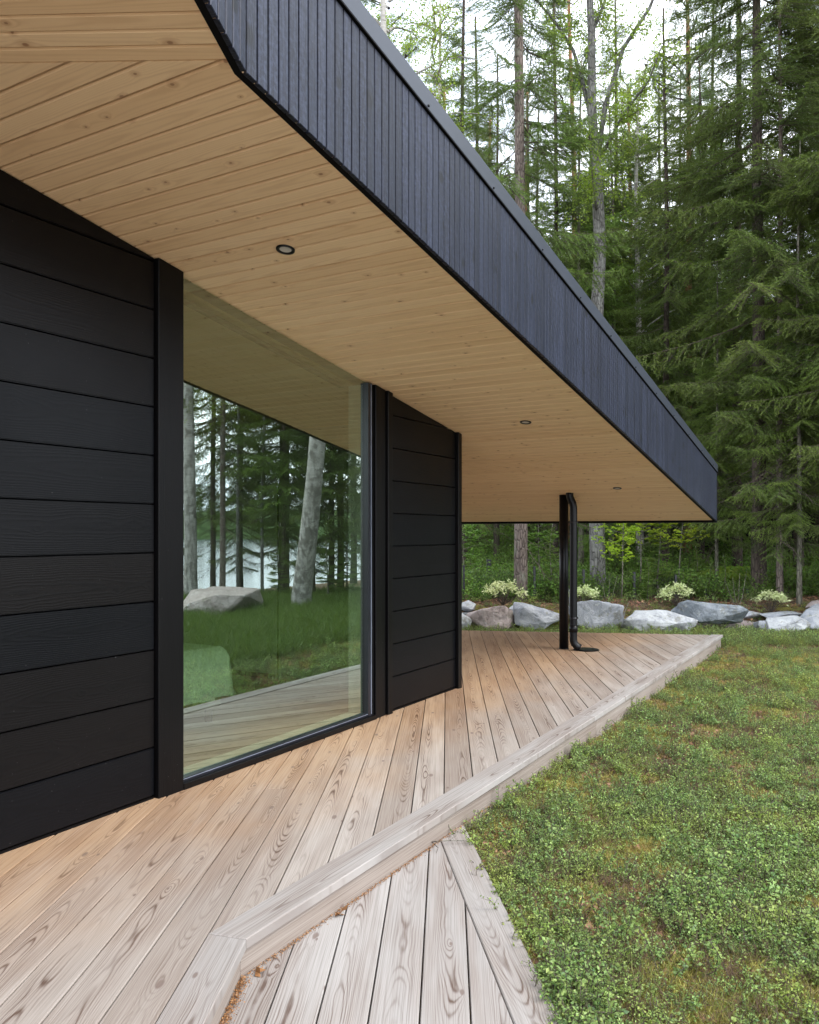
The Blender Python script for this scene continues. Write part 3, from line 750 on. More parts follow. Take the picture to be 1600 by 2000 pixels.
def spruce_branch(Lb=1.6, droop=.25, dens=1., hang=.6, upturn=.3, sparse=0.):
    S_ = Soup(); ns = 14; t = np.linspace(0, 1, ns+1)
    X = Lb*t; Zc = Lb*(-droop*t+upturn*t**2.2*.6); Yc = np.cumsum(rng.normal(0, .012, ns+1))*Lb
    stem = np.stack([X, Yc, Zc], 1)
    S_.add(strip(stem[:-1], stem[1:], .011*(1-t[:-1])+.003, .011*(1-t[1:])+.002), .5, 1)
    def at(tt):
        return np.stack([np.interp(tt, t, stem[:, i]) for i in range(3)], -1)
    nt_ = int(46*dens); tt = np.linspace(.10+.25*sparse, 1., nt_)
    for i, ti in enumerate(tt):
        for sd_ in (-1, 1):
            if rng.random() < .12+sparse*.3: continue
            l = Lb*(.36*(1-ti)**.8+.10)*rng.uniform(.6, 1.15)
            an = R(rng.uniform(38, 72)); h = rng.uniform(.25, 1.)*hang
            d = np.array([math.cos(an), sd_*math.sin(an), -h*.8]); d /= np.linalg.norm(d)
            k = max(3, int(l/.05)); u_ = np.linspace(0, 1, k+1)
            base = at(np.array([ti]))[0]
            pts = base+d*(l*u_)[:, None]+np.array([0, 0, -1.])*(hang*.25*l*u_**2)[:, None]
            S_.add(strip(pts[:1], pts[-1:], .003, .001), .5, 1)
            m_ = k*5; pu = rng.uniform(.04, 1, m_)
            P = np.stack([np.interp(pu, u_, pts[:, j]) for j in range(3)], -1)
            dv = unit(d*1.0+rng.normal(0, .55, (m_, 3))+np.array([0, 0, -.1]))
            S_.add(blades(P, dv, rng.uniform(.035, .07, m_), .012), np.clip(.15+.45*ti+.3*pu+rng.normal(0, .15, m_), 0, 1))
    m_ = 60; pu = rng.uniform(.2, 1, m_); S_.add(blades(at(pu), unit(rng.normal(0, .5, (m_, 3))+[1, 0, 0]), .07, .012), .6)
    return S_.get()
def place(out, tpl, pos, az, tilt, sc, tintoff=0., roll=0.):
    T, c, m_ = tpl; ca, sa = math.cos(az), math.sin(az); ct_, st_ = math.cos(tilt), math.sin(tilt)
    Ry = np.array([[ct_, 0, st_], [0, 1, 0], [-st_, 0, ct_]]); Rz = np.array([[ca, -sa, 0], [sa, ca, 0], [0, 0, 1]])
    Rx = np.array([[1, 0, 0], [0, math.cos(roll), -math.sin(roll)], [0, math.sin(roll), math.cos(roll)]])
    out.T.append((T*sc)@(Rz@Ry@Rx).T+np.array(pos)); out.c.append(np.clip(c+tintoff, 0, 1)); out.m.append(m_)
TPL = [spruce_branch(1.6, .30, .8, .8, .35), spruce_branch(1.6, .42, .75, 1., .4), spruce_branch(1.6, .22, .8, .55, .25)]
TPS = [spruce_branch(1.6, .35, .55, 1.1, .2, .7), spruce_branch(1.6, .5, .5, .9, .5, .8)]
TPY = [spruce_branch(1.0, .05, .8, .12, .15), spruce_branch(1.0, -.05, .8, .1, .1)]
def dead_branch():
    S_ = Soup(); P = [np.array([0, 0, 0.])]; 
    for i in range(8): P.append(P[-1]+np.array([.17, rng.normal(0, .02), -.04+rng.normal(0, .02)]))
    P = np.array(P); S_.add(strip(P[:-1], P[1:], .008, .006), .5, 1)
    for i in range(14):
        b = P[rng.integers(1, 8)]; d = unit(np.array([rng.uniform(.2, 1), rng.uniform(-1, 1), rng.uniform(-.7, .1)])); S_.add(strip(b[None], (b+d*rng.uniform(.15, .45))[None], .0035, .001), .5, 1)
    return S_.get()
TPD = [dead_branch(), dead_branch()]
def spruce_crown(name, Ht, z0, Lmax, step, per, tpls=TPL, mat='needle', low_sparse=0., full_until=1., tipk=.62, dead=0):
    S_ = Soup(); z = z0
    while z < Ht-.1:
        f = (z-z0)/(Ht-z0); Lb = Lmax*(1-f)**tipk*min(1., .55+f*2.2) if low_sparse else Lmax*(1-f)**tipk
        for b in range(per):
            use = TPS if rng.random() < low_sparse*(1-f*2.5) else tpls
            place(S_, use[rng.integers(len(use))], (0, 0, z+rng.uniform(-.15, .15)), rng.uniform(0, 6.283), R(rng.uniform(-2, 14)*(1-f)-30*f*f), max(.12, Lb*rng.uniform(.72, 1.12)/1.6), rng.uniform(-.15, .15), R(rng.uniform(-15, 15)))
        z += step*rng.uniform(.8, 1.2)*(1-.42*f)
    for i in range(dead):
        place(S_, TPD[i % 2], (0, 0, rng.uniform(1.2, z0+1.5)), rng.uniform(0, 6.283), R(rng.uniform(0, 25)), rng.uniform(.5, 1.1))
    T, c, m_ = S_.get(); return tri_mesh(name, T, c, m_, [M[mat], M['twig']])
def trunk_mesh(name, H_, r0, r1=.03, seg=12, lean=(0, 0), wob=.06, flare=1.35):
    bm = bmesh.new(); n = 14; pts = []; rads = []
    for i in range(n+1):
        t = i/n; z = -.25+(H_+.25)*t
        pts.append((lean[0]*t+wob*math.sin(t*7+r0*9)*t, lean[1]*t+wob*math.cos(t*5)*t, z))
        r_ = r0*(1-t)+r1*t
        if i == 0: r_ *= flare
        rads.append(r_)
    pts.insert(1, (0, 0, .25)); rads.insert(1, r0*1.04)
    add_tube(bm, pts, rads, seg, True, .05); return bm_mesh(bm, name, True)
CROWN = {
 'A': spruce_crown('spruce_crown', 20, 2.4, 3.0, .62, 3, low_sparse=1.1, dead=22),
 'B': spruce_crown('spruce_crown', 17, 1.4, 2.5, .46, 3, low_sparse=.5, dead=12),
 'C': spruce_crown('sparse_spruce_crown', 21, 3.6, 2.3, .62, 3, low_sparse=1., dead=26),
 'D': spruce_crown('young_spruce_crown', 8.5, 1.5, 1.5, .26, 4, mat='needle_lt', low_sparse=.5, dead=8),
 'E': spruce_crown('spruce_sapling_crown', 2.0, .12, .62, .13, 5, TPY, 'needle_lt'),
}
def pine_crown(name, Ht, z0, Lmax):
    S_ = Soup()
    for i in range(48):
        f = rng.random()**.9; z = z0+(Ht-z0)*f; az = rng.uniform(0, 6.283); Lb = Lmax*(1-.6*f)*rng.uniform(.5, 1.1)
        n = 7; P = [np.array([0, 0, z])]; el = R(rng.uniform(-5, 35))
        for j in range(n):
            az += rng.normal(0, .25); el += rng.normal(.03, .15)
            P.append(P[-1]+Lb/n*np.array([math.cos(az)*math.cos(el), math.sin(az)*math.cos(el), math.sin(el)]))
        P = np.array(P); S_.add(strip(P[:-1], P[1:], .028, .018), .5, 1)
        for j in range(30):
            b = P[rng.integers(3, n+1)]+rng.normal(0, .20, 3)*[1, 1, .6]; m_ = 26
            S_.add(strip(P[rng.integers(3, n+1)][None], b[None], .006, .003), .5, 1)
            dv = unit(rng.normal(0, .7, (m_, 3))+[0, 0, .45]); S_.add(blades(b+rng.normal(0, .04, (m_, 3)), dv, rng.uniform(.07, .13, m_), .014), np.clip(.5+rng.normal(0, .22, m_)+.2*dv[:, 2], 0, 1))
    T, c, m_ = S_.get(); return tri_mesh(name, T, c, m_, [M['needle_pine'], M['twig']])
CROWN['P'] = pine_crown('pine_crown', 17, 5.2, 2.8); CROWN['Q'] = pine_crown('pine_crown', 19, 6.5, 2.5)
def leaves(P, size, n=None, flat=.5, asp=.7, down=0.):
    """kite shaped leaves, 2 triangles each"""
    n = len(P); d = unit(rng.normal(size=(n, 3))*[1, 1, flat]+[0, 0, -down]); r = unit(np.cross(d, rng.normal(size=(n, 3))*[.5, .5, 1.]))
    s_ = (np.broadcast_to(np.asarray(size), (n,))*rng.uniform(.7, 1.25, n))[:, None]
    mid = P+d*s_*.45; up = np.cross(d, r)*s_*.08
    L_, R_ = mid-r*s_*asp*.5+up, mid+r*s_*asp*.5+up; tip = P+d*s_
    return np.concatenate([np.stack([P, L_, tip], 1), np.stack([P, tip, R_], 1)])
def leaf_tint(n, mean=.5, sd_=.22): c = np.clip(rng.normal(mean, sd_, n), 0, 1); return np.concatenate([c, c])
def birch_crown(name, limbs, nleaf=60, size=.045, mat='birchleaf', twigs=14, bark='twig', hang=.7, lw=.03, spread=.35):
    """limbs: list of polylines with start radius"""
    S_ = Soup()
    for pl, r0, leafy in limbs:
        P = np.array(pl, float); n = len(P)-1; rr = np.linspace(r0, r0*.3, n+1)
        if not leafy: continue
        for j in range(int(twigs*leafy)):
            t = rng.uniform(.2, 1)*n; k0 = min(n-1, int(t)); b = P[k0]+(P[k0+1]-P[k0])*(t-k0)
            d = unit(rng.normal(0, 1, 3)+[0, 0, -.2]); l = rng.uniform(.3, 1.)*spread*2.2
            mid = b+d*l*.6; e = mid+unit(d+[0, 0, -1.6*hang])*l*.7
            S_.add(strip(np.array([b, mid]), np.array([mid, e]), [.006, .004], [.004, .0015]), .5, 1)
            u_ = rng.random(nleaf)[:, None]; Q = np.where(u_ < .4, b+(mid-b)*u_/.4, mid+(e-mid)*(u_-.4)/.6)+rng.normal(0, .055, (nleaf, 3))*[1, 1, 1.2]
            S_.add(leaves(Q, size, down=.4), leaf_tint(nleaf, .5+.15*d[2]))
    T, c, m_ = S_.get(); return tri_mesh(name, T, c, m_, [M[mat], M[bark]])

def tree(name, x, y, crown, trunk, label, cat, bark, sc=1., rz=None, group=None, z=None):
    o = empty(name, (x, y, (ground_z(x, y) if z is None else z)-.02), rnd.uniform(0, 6.28) if rz is None else rz, label, cat, group)
    o.scale = (sc, sc, sc)
    link('trunk', trunk, o); c = link('crown', crown, o)
    if bark is not None and not trunk.materials: trunk.materials.append(M[bark])
    return o
def at_px(x, D): return ((x-800)/1600*D, D)
# ------------------------------------------------------------------ named trees of the view
TR = {}
def T_(key, *a, **k):
    if key not in TR: TR[key] = trunk_mesh('trunk', *a, **k)
    return TR[key]
def put(px, D, name, crown, tk, label, bark, cat='tree', sc=1., rz=None, group=None):
    x, y = at_px(px, D); return tree(name, x, y, CROWN[crown], tk, label, cat, bark, sc, rz, group)
put(1017, 15.6, 'spruce_tree', 'C', trunk_mesh('trunk', 21, .128, .05), 'tall bare-stemmed spruce with pinkish grey bark just left of the black column', 'bark_spruce')
put(1482, 15.8, 'spruce_tree', 'A', trunk_mesh('trunk', 20, .142, .03, flare=1.9), 'thick dark brown spruce trunk behind the rightmost variegated shrub', 'bark_dark')
put(1523, 15.4, 'spruce_tree', 'B', trunk_mesh('trunk', 15, .072, .02, wob=.04), 'slim grey brown spruce between the thick dark trunk and the thin pale one', 'bark_spruce', sc=.92)
put(1561, 15.0, 'young_spruce', 'D', trunk_mesh('trunk', 8.5, .050, .012, wob=.03), 'thin young spruce with pale greenish stem next to the rightmost boulder', 'bark_moss')
put(1343, 24., 'pine_tree', 'P', trunk_mesh('trunk', 17, .135, .05), 'orange-barked pine rising behind the right half of the eave', 'bark_pine')
put(1117, 27., 'pine_tree', 'Q', trunk_mesh('trunk', 19, .13, .05, wob=.12), 'reddish pine far behind the grey forked birch', 'bark_pine')
put(1230, 30., 'pine_tree', 'P', T_('p2', 17, .12, .05), 'distant pine to the right of the forked birch, beside the sky gap', 'bark_pine', sc=1.0, rz=2.)
put(1440, 20., 'spruce_tree', 'B', T_('sb', 17, .12, .03), 'dense spruce standing left of the thick dark trunk', 'bark_dark', sc=1.05, rz=1.)
put(1300, 19.5, 'spruce_tree', 'B', T_('sb', 17, .12, .03), 'dark spruce with hanging boughs above the outer corner of the eave', 'bark_dark', sc=.8, rz=2.6)
put(1620, 16.5, 'spruce_tree', 'A', T_('sa', 20, .13, .03), 'big dark spruce filling the right edge of the view', 'bark_dark', sc=1., rz=.4)
put(1700, 14., 'spruce_tree', 'B', T_('sb', 17, .12, .03), 'spruce whose boughs reach in from beyond the right edge', 'bark_dark', sc=.9, rz=4.)
put(1085, 21., 'spruce_tree', 'C', T_('sc', 21, .11, .04), 'green spruce between the bare-stemmed spruce and the forked birch', 'bark_dark', sc=.75, rz=3.)
put(905, 19., 'spruce_tree', 'B', T_('sb', 17, .12, .03), 'spruce with low drooping boughs seen beside the house corner', 'bark_dark', sc=.85, rz=5.)
put(1560, 21., 'spruce_tree', 'A', T_('sa', 20, .13, .03), 'tall spruce behind the thin pale-stemmed one', 'bark_dark', sc=.95, rz=2.2)
put(1400, 17.0, 'young_spruce', 'D', T_('sd', 8.5, .05, .012), 'light green young spruce brushing the outer corner of the eave', 'bark_moss', sc=.8, rz=.7)
put(1180, 18.5, 'young_spruce', 'D', T_('sd', 8.5, .05, .012), 'light green young spruce under the forked birch', 'bark_moss', sc=.72, rz=3.7)
DTA0, DTB0, DTD0 = T_('sa', 20, .13, .03), T_('sb', 17, .12, .03), T_('sd', 8.5, .05, .012)
for i, (px, D, c_, s_, lb) in enumerate(((1150, 25., 'B', .72, 'full green spruce filling the gap left of the forked birch trunk'), (1210, 27., 'A', .62, 'spruce below the bright sky gap right of the forked birch'),
        (1275, 24., 'B', .66, 'feathery spruce below the sky gap, above the middle of the eave'), (1050, 24., 'B', .78, 'full spruce right behind the bare-stemmed spruce'), (970, 23., 'A', .72, 'spruce showing over the roof edge left of the bare-stemmed spruce'),
        (1370, 22., 'B', .8, 'spruce with layered boughs between the orange pine and the dark trunk'), (1330, 29., 'A', .85, 'tall spruce behind the orange-barked pine'), (1100, 33., 'B', .85, 'spruce far behind the reddish pine'), (1030, 29., 'B', .95, 'spruce rising over the roof edge behind the bare-stemmed spruce'), (1195, 22., 'D', 1.5, 'light green spruce between the forked birch and the sky gap'),
        (1135, 21., 'D', 1.55, 'light green spruce just left of the forked birch trunk'), (1390, 26., 'A', .95, 'tall spruce in the gap left of the thick dark trunk'), (930, 27., 'B', 1.05, 'spruce over the upper part of the roof edge'), (1290, 31., 'B', 1.05, 'tall spruce right of the sky gap'))):
    put(px, D, 'spruce_tree', c_, {'B': DTB0, 'A': DTA0, 'D': DTD0}[c_], lb, 'bark_dark', sc=s_, rz=i*1.7)
# grey birch with a forked top
def limb(P, r0, r1, jit=.05, seg=9):
    return (P, r0, r1)
bx, by = at_px(1168, 16.2)
def birch_tree():
    o = empty('birch_tree', (bx, by, ground_z(bx, by)-.02), 0, 'grey lichened birch that forks high above the eave, just right of the rain pipe', 'tree')
    D = 16.2; f = 1600
    def q(px, py, dy=0.): return ((px-1168)/f*D, dy, (1040-py)/f*D+1.53-o.location.z)
    main = [(0, 0, -.3), (0, 0, .3), q(1163, 900), q(1168, 620, .1), q(1176, 480, .15), q(1170, 330, .2), q(1158, 210, .1), q(1158, 60, .1), q(1150, -120, .2), q(1140, -350, .3)]
    limbs = [(main, .15, 0.)]
    l1 = [q(1168, 320, .2), q(1185, 200, .1), q(1215, 100, -.1), q(1262, 30, -.2), q(1300, -60, -.2), q(1340, -200, 0)]
    l2 = [q(1160, 240, .1), q(1146, 150, .3), q(1130, 70, .5), q(1098, 10, .6), q(1060, -60, .9), q(1040, -180, 1.)]
    l3 = [q(1176, 300, .2), q(1210, 240, -.4), q(1245, 200, -.8), q(1262, 150, -1.)]
    l4 = [q(1172, 420, .2), q(1150, 350, -.3), q(1136, 300, -.7)]
    l5 = [q(1176, 345, .2), q(1200, 332, .2), q(1218, 340, .3), q(1232, 362, .4)]
    l6 = [q(1158, 60, .1), q(1190, -20, .4), q(1230, -140, .6)]; l7 = [q(1152, -60, .1), q(1100, -150, -.3), q(1070, -260, -.5)]
    bm = bmesh.new()
    n = len(main); rr = [.20, .155, .14, .128, .12, .108, .09, .075, .055, .03]; add_tube(bm, main, rr, 14, True, .04)
    tk = link('trunk', bm_mesh(bm, 'trunk', True), o, M['bark_grey'])
    for l, r in ((l1, .055), (l2, .05), (l3, .035), (l4, .03), (l5, .028), (l6, .04), (l7, .04)):
        bm = bmesh.new(); add_tube(bm, l, list(np.linspace(r, r*.35, len(l))), 8, True, .05); link('limb', bm_mesh(bm, 'limb', True), o, M['bark_grey'])
    up = main[6:]
    cm = birch_crown('crown', [(l1, .05, 3), (l2, .05, 2.6), (l3, .03, 2.2), (l4, .03, 1.6), (l6, .04, 3), (l7, .04, 3), (up, .05, 2.5), (main[4:6]+[q(1150, 400, -.3)], .03, 1.)], 55, .05, twigs=13, spread=.5)
    link('crown', cm, o)
birch_tree()
# leafy birches: top left, behind the roof, and fillers
def gen_birch(Ht, r0, z0, seed, dens=1.):
    r_ = np.random.default_rng(seed); limbs = []
    for i in range(int(30*dens)):
        f = r_.random(); z = z0+(Ht-z0)*f; az = r_.uniform(0, 6.28); Lb = (2.6*(1-f)+.7)*r_.uniform(.7, 1.1); el = .7; P = [np.array([0, 0, z])]
        for j in range(5):
            P.append(P[-1]+Lb/5*np.array([math.cos(az)*math.cos(el), math.sin(az)*math.cos(el), math.sin(el)])); el -= .16; az += r_.normal(0, .2)
        limbs.append((P, .03, 1.))
    bm = bmesh.new(); add_tube(bm, [(0, 0, -.3), (0, 0, .3), (.05, .05, Ht*.4), (.15, 0, Ht*.75), (.1, .1, Ht)], [r0*1.3, r0, r0*.75, r0*.45, .02], 12, True, .03)
    for P, r, l in limbs: add_tube(bm, P, list(np.linspace(.03, .008, len(P))), 5, False)
    return bm_mesh(bm, 'trunk', True), birch_crown('crown', limbs, 42, .05, twigs=11, spread=.45)
BT, BC = gen_birch(15, .12, 4, 3)
BT.materials.append(M['birch'])
for px, D, sc, lb in ((760, 15.5, 1., 'leafy birch rising behind the roof at the top left of the trees'), (850, 22., 1.05, 'birch with loose light leaves between the roof edge and the bare-stemmed spruce'),
                      (1250, 22., .9, 'light-leaved birch in front of the distant pine, right of the forked birch')):
    x, y = at_px(px, D); tree('birch_tree', x, y, BC, BT, lb, 'tree', None, sc)
# ------------------------------------------------------------------ trees the wood goes on with
DT = T_('sa', 20, .13, .03); PTK = T_('p2', 17, .12, .05); DTB = T_('sb', 17, .12, .03)
r3 = random.Random(5)
spots = []
for i in range(400):
    D = r3.uniform(23, 44); px = r3.uniform(680, 1800); x, y = at_px(px, D)
    if any((x-a)**2+(y-b)**2 < 7.5 for a, b in spots): continue
    spots.append((x, y))
    if len(spots) >= 40: break
for i, (x, y) in enumerate(spots):
    k = r3.random()
    far = y > 33
    if k < .3: tree('pine_tree', x, y, CROWN['P' if i % 2 else 'Q'], PTK, 'pine standing deeper in the wood behind the house', 'tree', 'bark_pine', r3.uniform(.85, 1.1), group='pines deeper in the wood')
    else: tree('spruce_tree', x, y, CROWN['AB'[i % 2]], DT if i % 2 == 0 else DTB, 'spruce standing deeper in the wood behind the house', 'tree', 'bark_dark', r3.uniform(.55, .85), group='spruces deeper in the wood')

# ------------------------------------------------------------------ trees on the lake side (seen in the window)
def big_birch():
    x, y = 10.85, 10.75; o = empty('birch_tree', (x, y, ground_z(x, y)-.02), 0, 'stout leaning birch trunk reflected in the right half of the window', 'tree')
    tx_, ty_ = 9.24-10.70, 10.65-10.86; k = 1/4.0
    P = [(0, 0, -.3), (0, 0, .3)]+[(tx_*k*z, ty_*k*z, z) for z in (1.2, 2.4, 3.6, 5, 7)]
    bm = bmesh.new(); add_tube(bm, P, [.28, .235, .205, .19, .18, .165, .13], 18, True, .03); link('trunk', bm_mesh(bm, 'trunk', True), o, M['birch'])
    l = [[P[-1], (tx_*2.2+1, 1, 8.5), (tx_*2.4+2, 2, 9.5)], [P[-1], (tx_*2.0, .5, 8.2), (tx_*2.0-.2, .9, 9.4)], [P[-2], (tx_-.6, -1, 6.2), (tx_+.2, -2.0, 6.8)]]
    bm = bmesh.new()
    for q in l: add_tube(bm, q, [.09, .05, .02], 7, False)
    link('limb', bm_mesh(bm, 'limb', True), o, M['birch'])
    link('crown', birch_crown('crown', [(q, .05, 4) for q in l], 50, .06, twigs=12, spread=.8), o)
big_birch()
def slim(x, y, H_, r, bark, crown, label, sc=1., cat='tree'):
    return tree('birch_tree' if bark == 'birch' else 'spruce_tree', x, y, crown, trunk_mesh('trunk', H_, r, .03, wob=.1), label, cat, bark, sc)
slim(14.3, 9.15, 15, .18, 'birch', BC, 'pale birch trunk reflected at the left edge of the window')
slim(14.9, 10.2, 16, .085, 'bark_spruce', CROWN['C'], 'reddish slim stem reflected in front of the lake')
slim(14.9, 11.3, 12, .055, 'bark_grey', BC, 'first of three slender stems reflected at the middle of the window', .85)
slim(15.3, 10.75, 14, .05, 'bark_grey', BC, 'thin grey stem reflected in front of the far shore', .9)
slim(14.7, 11.8, 12, .05, 'bark_dark', CROWN['D'], 'dark slender stem reflected right of the lake view', 1.2)
put_ = [(13.6, 12.2, 'B', .62, 'dark spruce reflected beside the big birch trunk'), (12.6, 13.6, 'A', .6, 'broad spruce reflected at the right of the window'), (15.5, 13.9, 'B', .8, 'spruce reflected behind the big birch trunk'),
        (11.5, 15.3, 'B', .7, 'spruce reflected at the right frame of the window'), (17.5, 10.7, 'C', .7, 'sparse spruce reflected against the sky over the lake'), (19.5, 9.6, 'B', .75, 'spruce reflected at the left of the lake view'), (16.4, 11.2, 'B', .6, 'spruce reflected on the shore beside the slender stems'), (16.0, 12.4, 'B', .7, 'dense dark spruce reflected behind the slender stems'), (14.6, 13.2, 'A', .7, 'dark spruce reflected close behind the big birch trunk'), (18.6, 11.9, 'A', .8, 'tall spruce reflected in the middle of the sky gap'), (13.0, 14.9, 'B', .8, 'dark spruce reflected right of the big birch'), (17.2, 12.7, 'A', .7, 'tall spruce reflected against the sky, right of the lake')]
for x, y, c, s_, lb in put_: tree('spruce_tree', x, y, CROWN[c], DT, lb, 'tree', 'bark_dark', s_)
for x, y, s_, lb in ((13.6, 11.25, 1.0, 'low spruce sapling reflected against the bright water'), (12.4, 12.1, 1.1, 'bushy spruce sapling reflected beside the big birch'), (13.2, 13.0, 1.2, 'spruce sapling reflected in the dark of the wood')):
    tree('spruce_sapling', x, y, CROWN['E'], T_('se', 2., .022, .006), lb, 'sapling', 'bark_moss', s_)
# right-hand filler woods outside the frame (they shade and are mirrored by nothing near the lake gap)
for i, (x, y) in enumerate([(12.5, 18), (15.5, 17), (18.5, 15.8), (14, 21), (19, 19.5), (11.5, 23)]):
    tree('spruce_tree', x, y, CROWN['A' if i % 2 else 'B'], DT, 'spruce on the point between the garden and the lake', 'tree', 'bark_dark', .9, group='spruces on the lake point')

# ------------------------------------------------------------------ scatter (geometry nodes) for what nobody could count
PROTO = {}
def proto_coll(name, meshes):
    c = bpy.data.collections.new(name)
    for me in meshes:
        o = bpy.data.objects.new(name+'_sprig', me); c.objects.link(o)
    return c
def scatter(name, P, rotz, scl, coll, label, tilt=None, kind='stuff'):
    n = len(P); me = bpy.data.meshes.new(name); me.vertices.add(n); me.vertices.foreach_set('co', np.asarray(P, np.float32).reshape(-1))
    rot = np.zeros((n, 3), np.float32); rot[:, 2] = rotz
    if tilt is not None: rot[:, 0] = rng.normal(0, tilt, n); rot[:, 1] = rng.normal(0, tilt, n)
    a = me.attributes.new('rot', 'FLOAT_VECTOR', 'POINT'); a.data.foreach_set('vector', rot.reshape(-1))
    a = me.attributes.new('scl', 'FLOAT', 'POINT'); a.data.foreach_set('value', np.asarray(scl, np.float32))
    o = link(name, me); ng = bpy.data.node_groups.new(name, 'GeometryNodeTree')
    ng.interface.new_socket('Geometry', in_out='INPUT', socket_type='NodeSocketGeometry'); ng.interface.new_socket('Geometry', in_out='OUTPUT', socket_type='NodeSocketGeometry')
    N = ng.nodes; gi, go = N.new('NodeGroupInput'), N.new('NodeGroupOutput'); iop = N.new('GeometryNodeInstanceOnPoints'); ci = N.new('GeometryNodeCollectionInfo')
    ci.inputs['Collection'].default_value = coll; ci.inputs['Separate Children'].default_value = True; ci.inputs['Reset Children'].default_value = True
    ra = N.new('GeometryNodeInputNamedAttribute'); ra.data_type = 'FLOAT_VECTOR'; ra.inputs['Name'].default_value = 'rot'
    sa_ = N.new('GeometryNodeInputNamedAttribute'); sa_.data_type = 'FLOAT'; sa_.inputs['Name'].default_value = 'scl'
    rv = N.new('FunctionNodeRandomValue'); rv.data_type = 'INT'; rv.inputs['Min'].default_value = 0; rv.inputs['Max'].default_value = max(0, len(coll.objects)-1)
    iop.inputs['Pick Instance'].default_value = True
    l = ng.links
    l.new(gi.outputs[0], iop.inputs['Points']); l.new(ci.outputs[0], iop.inputs['Instance']); l.new(ra.outputs['Attribute'], iop.inputs['Rotation']); l.new(sa_.outputs['Attribute'], iop.inputs['Scale'])
    l.new([o_ for o_ in rv.outputs if o_.type == 'INT'][0], iop.inputs['Instance Index']); l.new(iop.outputs[0], go.inputs[0])
    md = o.modifiers.new('scatter', 'NODES'); md.node_group = ng
    return tag(o, label, kind=kind)
def bilberry(n_st, hgt, lf, spread, nl):
    S_ = Soup()
    for i in range(n_st):
        az = rng.uniform(0, 6.28); b = np.array([rng.normal(0, spread*.4), rng.normal(0, spread*.4), 0.]); h = hgt*rng.uniform(.5, 1.1)
        k = 5; P = [b]; el = rng.uniform(.9, 1.5)
        for j in range(k): P.append(P[-1]+h/k*np.array([math.cos(az)*math.cos(el), math.sin(az)*math.cos(el), math.sin(el)])); el += rng.normal(-.05, .12); az += rng.normal(0, .5)
        P = np.array(P); S_.add(strip(P[:-1], P[1:], .0013, .001), .5, 1)
        for s_ in range(2):
            q = P[rng.integers(2, k)]; d = unit(np.array([rng.normal(), rng.normal(), .9])); e = q+d*h*.35; S_.add(strip(q[None], e[None], .001, .0006), .5, 1)
            n = nl//2; u_ = rng.random(n)[:, None]; S_.add(leaves(q+(e-q)*u_+rng.normal(0, .004, (n, 3)), lf, flat=.45, asp=.62), leaf_tint(n, .5+rng.normal(0, .15)))
        n = nl; u_ = rng.uniform(.25, 1, n)*k; k0 = np.minimum(u_.astype(int), k-1); Q = P[k0]+(P[k0+1]-P[k0])*(u_-k0)[:, None]
        S_.add(leaves(Q, lf, flat=.45, asp=.62), leaf_tint(n, .42+rng.normal(0, .15)))
    T, c, m_ = S_.get(); return tri_mesh('bilberry', T, c, m_, [M['blue'], M['twig']])
BIL = proto_coll('bilberry', [bilberry(6, .13, .0140, .07, 11) for _ in range(3)]+[bilberry(8, .10, .0115, .10, 9) for _ in range(3)]+[bilberry(10, .07, .009, .12, 7) for _ in range(3)]+[bilberry(4, .19, .017, .06, 12)])
def grasstuft(n, h, mat, wd=.0022):
    S_ = Soup(); P = np.stack([rng.normal(0, .04, n), rng.normal(0, .04, n), np.zeros(n)], 1); d = unit(rng.normal(0, .45, (n, 3))*[1, 1, .2]+[0, 0, 1.])
    l = rng.uniform(.4, 1, n)*h; mid = P+d*(l*.5)[:, None]; d2 = unit(d+rng.normal(0, .35, (n, 3))-[0, 0, .2])
    S_.add(strip(P, mid, wd/2, wd/2.3)[:2*n], np.tile(rng.random(n), 2)); S_.add(blades(mid, d2, l*.6, wd), rng.random(n)); T, c, m_ = S_.get(); return tri_mesh('tuft', T, c, m_, [M[mat]])
LAW = proto_coll('lawn', [grasstuft(26, .14, 'lawn', .003) for _ in range(3)])
GRA = proto_coll('grass', [grasstuft(22, .14, 'grass') for _ in range(3)]); MOS = proto_coll('moss', [grasstuft(120, .028, 'moss', .0035) for _ in range(3)])
def litterproto():
    S_ = Soup(); n = 5; P = rng.normal(0, .05, (n, 3)); P[:, 2] = .01; S_.add(leaves(P, .03, flat=.15), leaf_tint(n, .5, .3))
    for i in range(3):
        a_ = rng.normal(0, .06, 3); a_[2] = .008; d = unit(rng.normal(size=3)*[1, 1, .05]); S_.add(strip(a_[None], (a_+d*rng.uniform(.03, .09))[None], .0012, .0008), .5, 1)
    T, c, m_ = S_.get(); return tri_mesh('litter', T, c, m_, [M['litter'], plain_mat('dry_stick', (.20, .155, .12), .9, .1)])
LIT = proto_coll('litter', [litterproto() for _ in range(4)])
EDL = lambda x, y: (x-e0.x)*EN.x+(y-e0.y)*EN.y      # >0 on the step boards
def free(x, y, m_=.0):
    a, p = lp(x, y)
    if p < 1.56+m_ and (y < 13.2 - .15*x + m_ if True else 1) and a < 5.9 and (x-fl_.x)*FN.x+(y-fl_.y)*FN.y > -m_: return False
    if p < 1.56+m_ and y < 12.3: return False
    if EDL(x, y) > -m_ and y < 4.8: return False
    return True
def field(n, dens_pow=1., xr=(0, 14), yr=(1.6, 15.0), m_=.02, fn=None, seed=1):
    g = np.random.default_rng(seed); out = []
    while len(out) < n:
        u_ = g.random(); y = yr[0]*(yr[1]/yr[0])**u_ if dens_pow else g.uniform(*yr)
        x = g.uniform(-.3, .62*y+.5)
        if not free(x, y, m_): continue
        if fn is not None and g.random() > fn(x, y): continue
        out.append((x, y, ground_z(x, y)))
    return np.array(out)
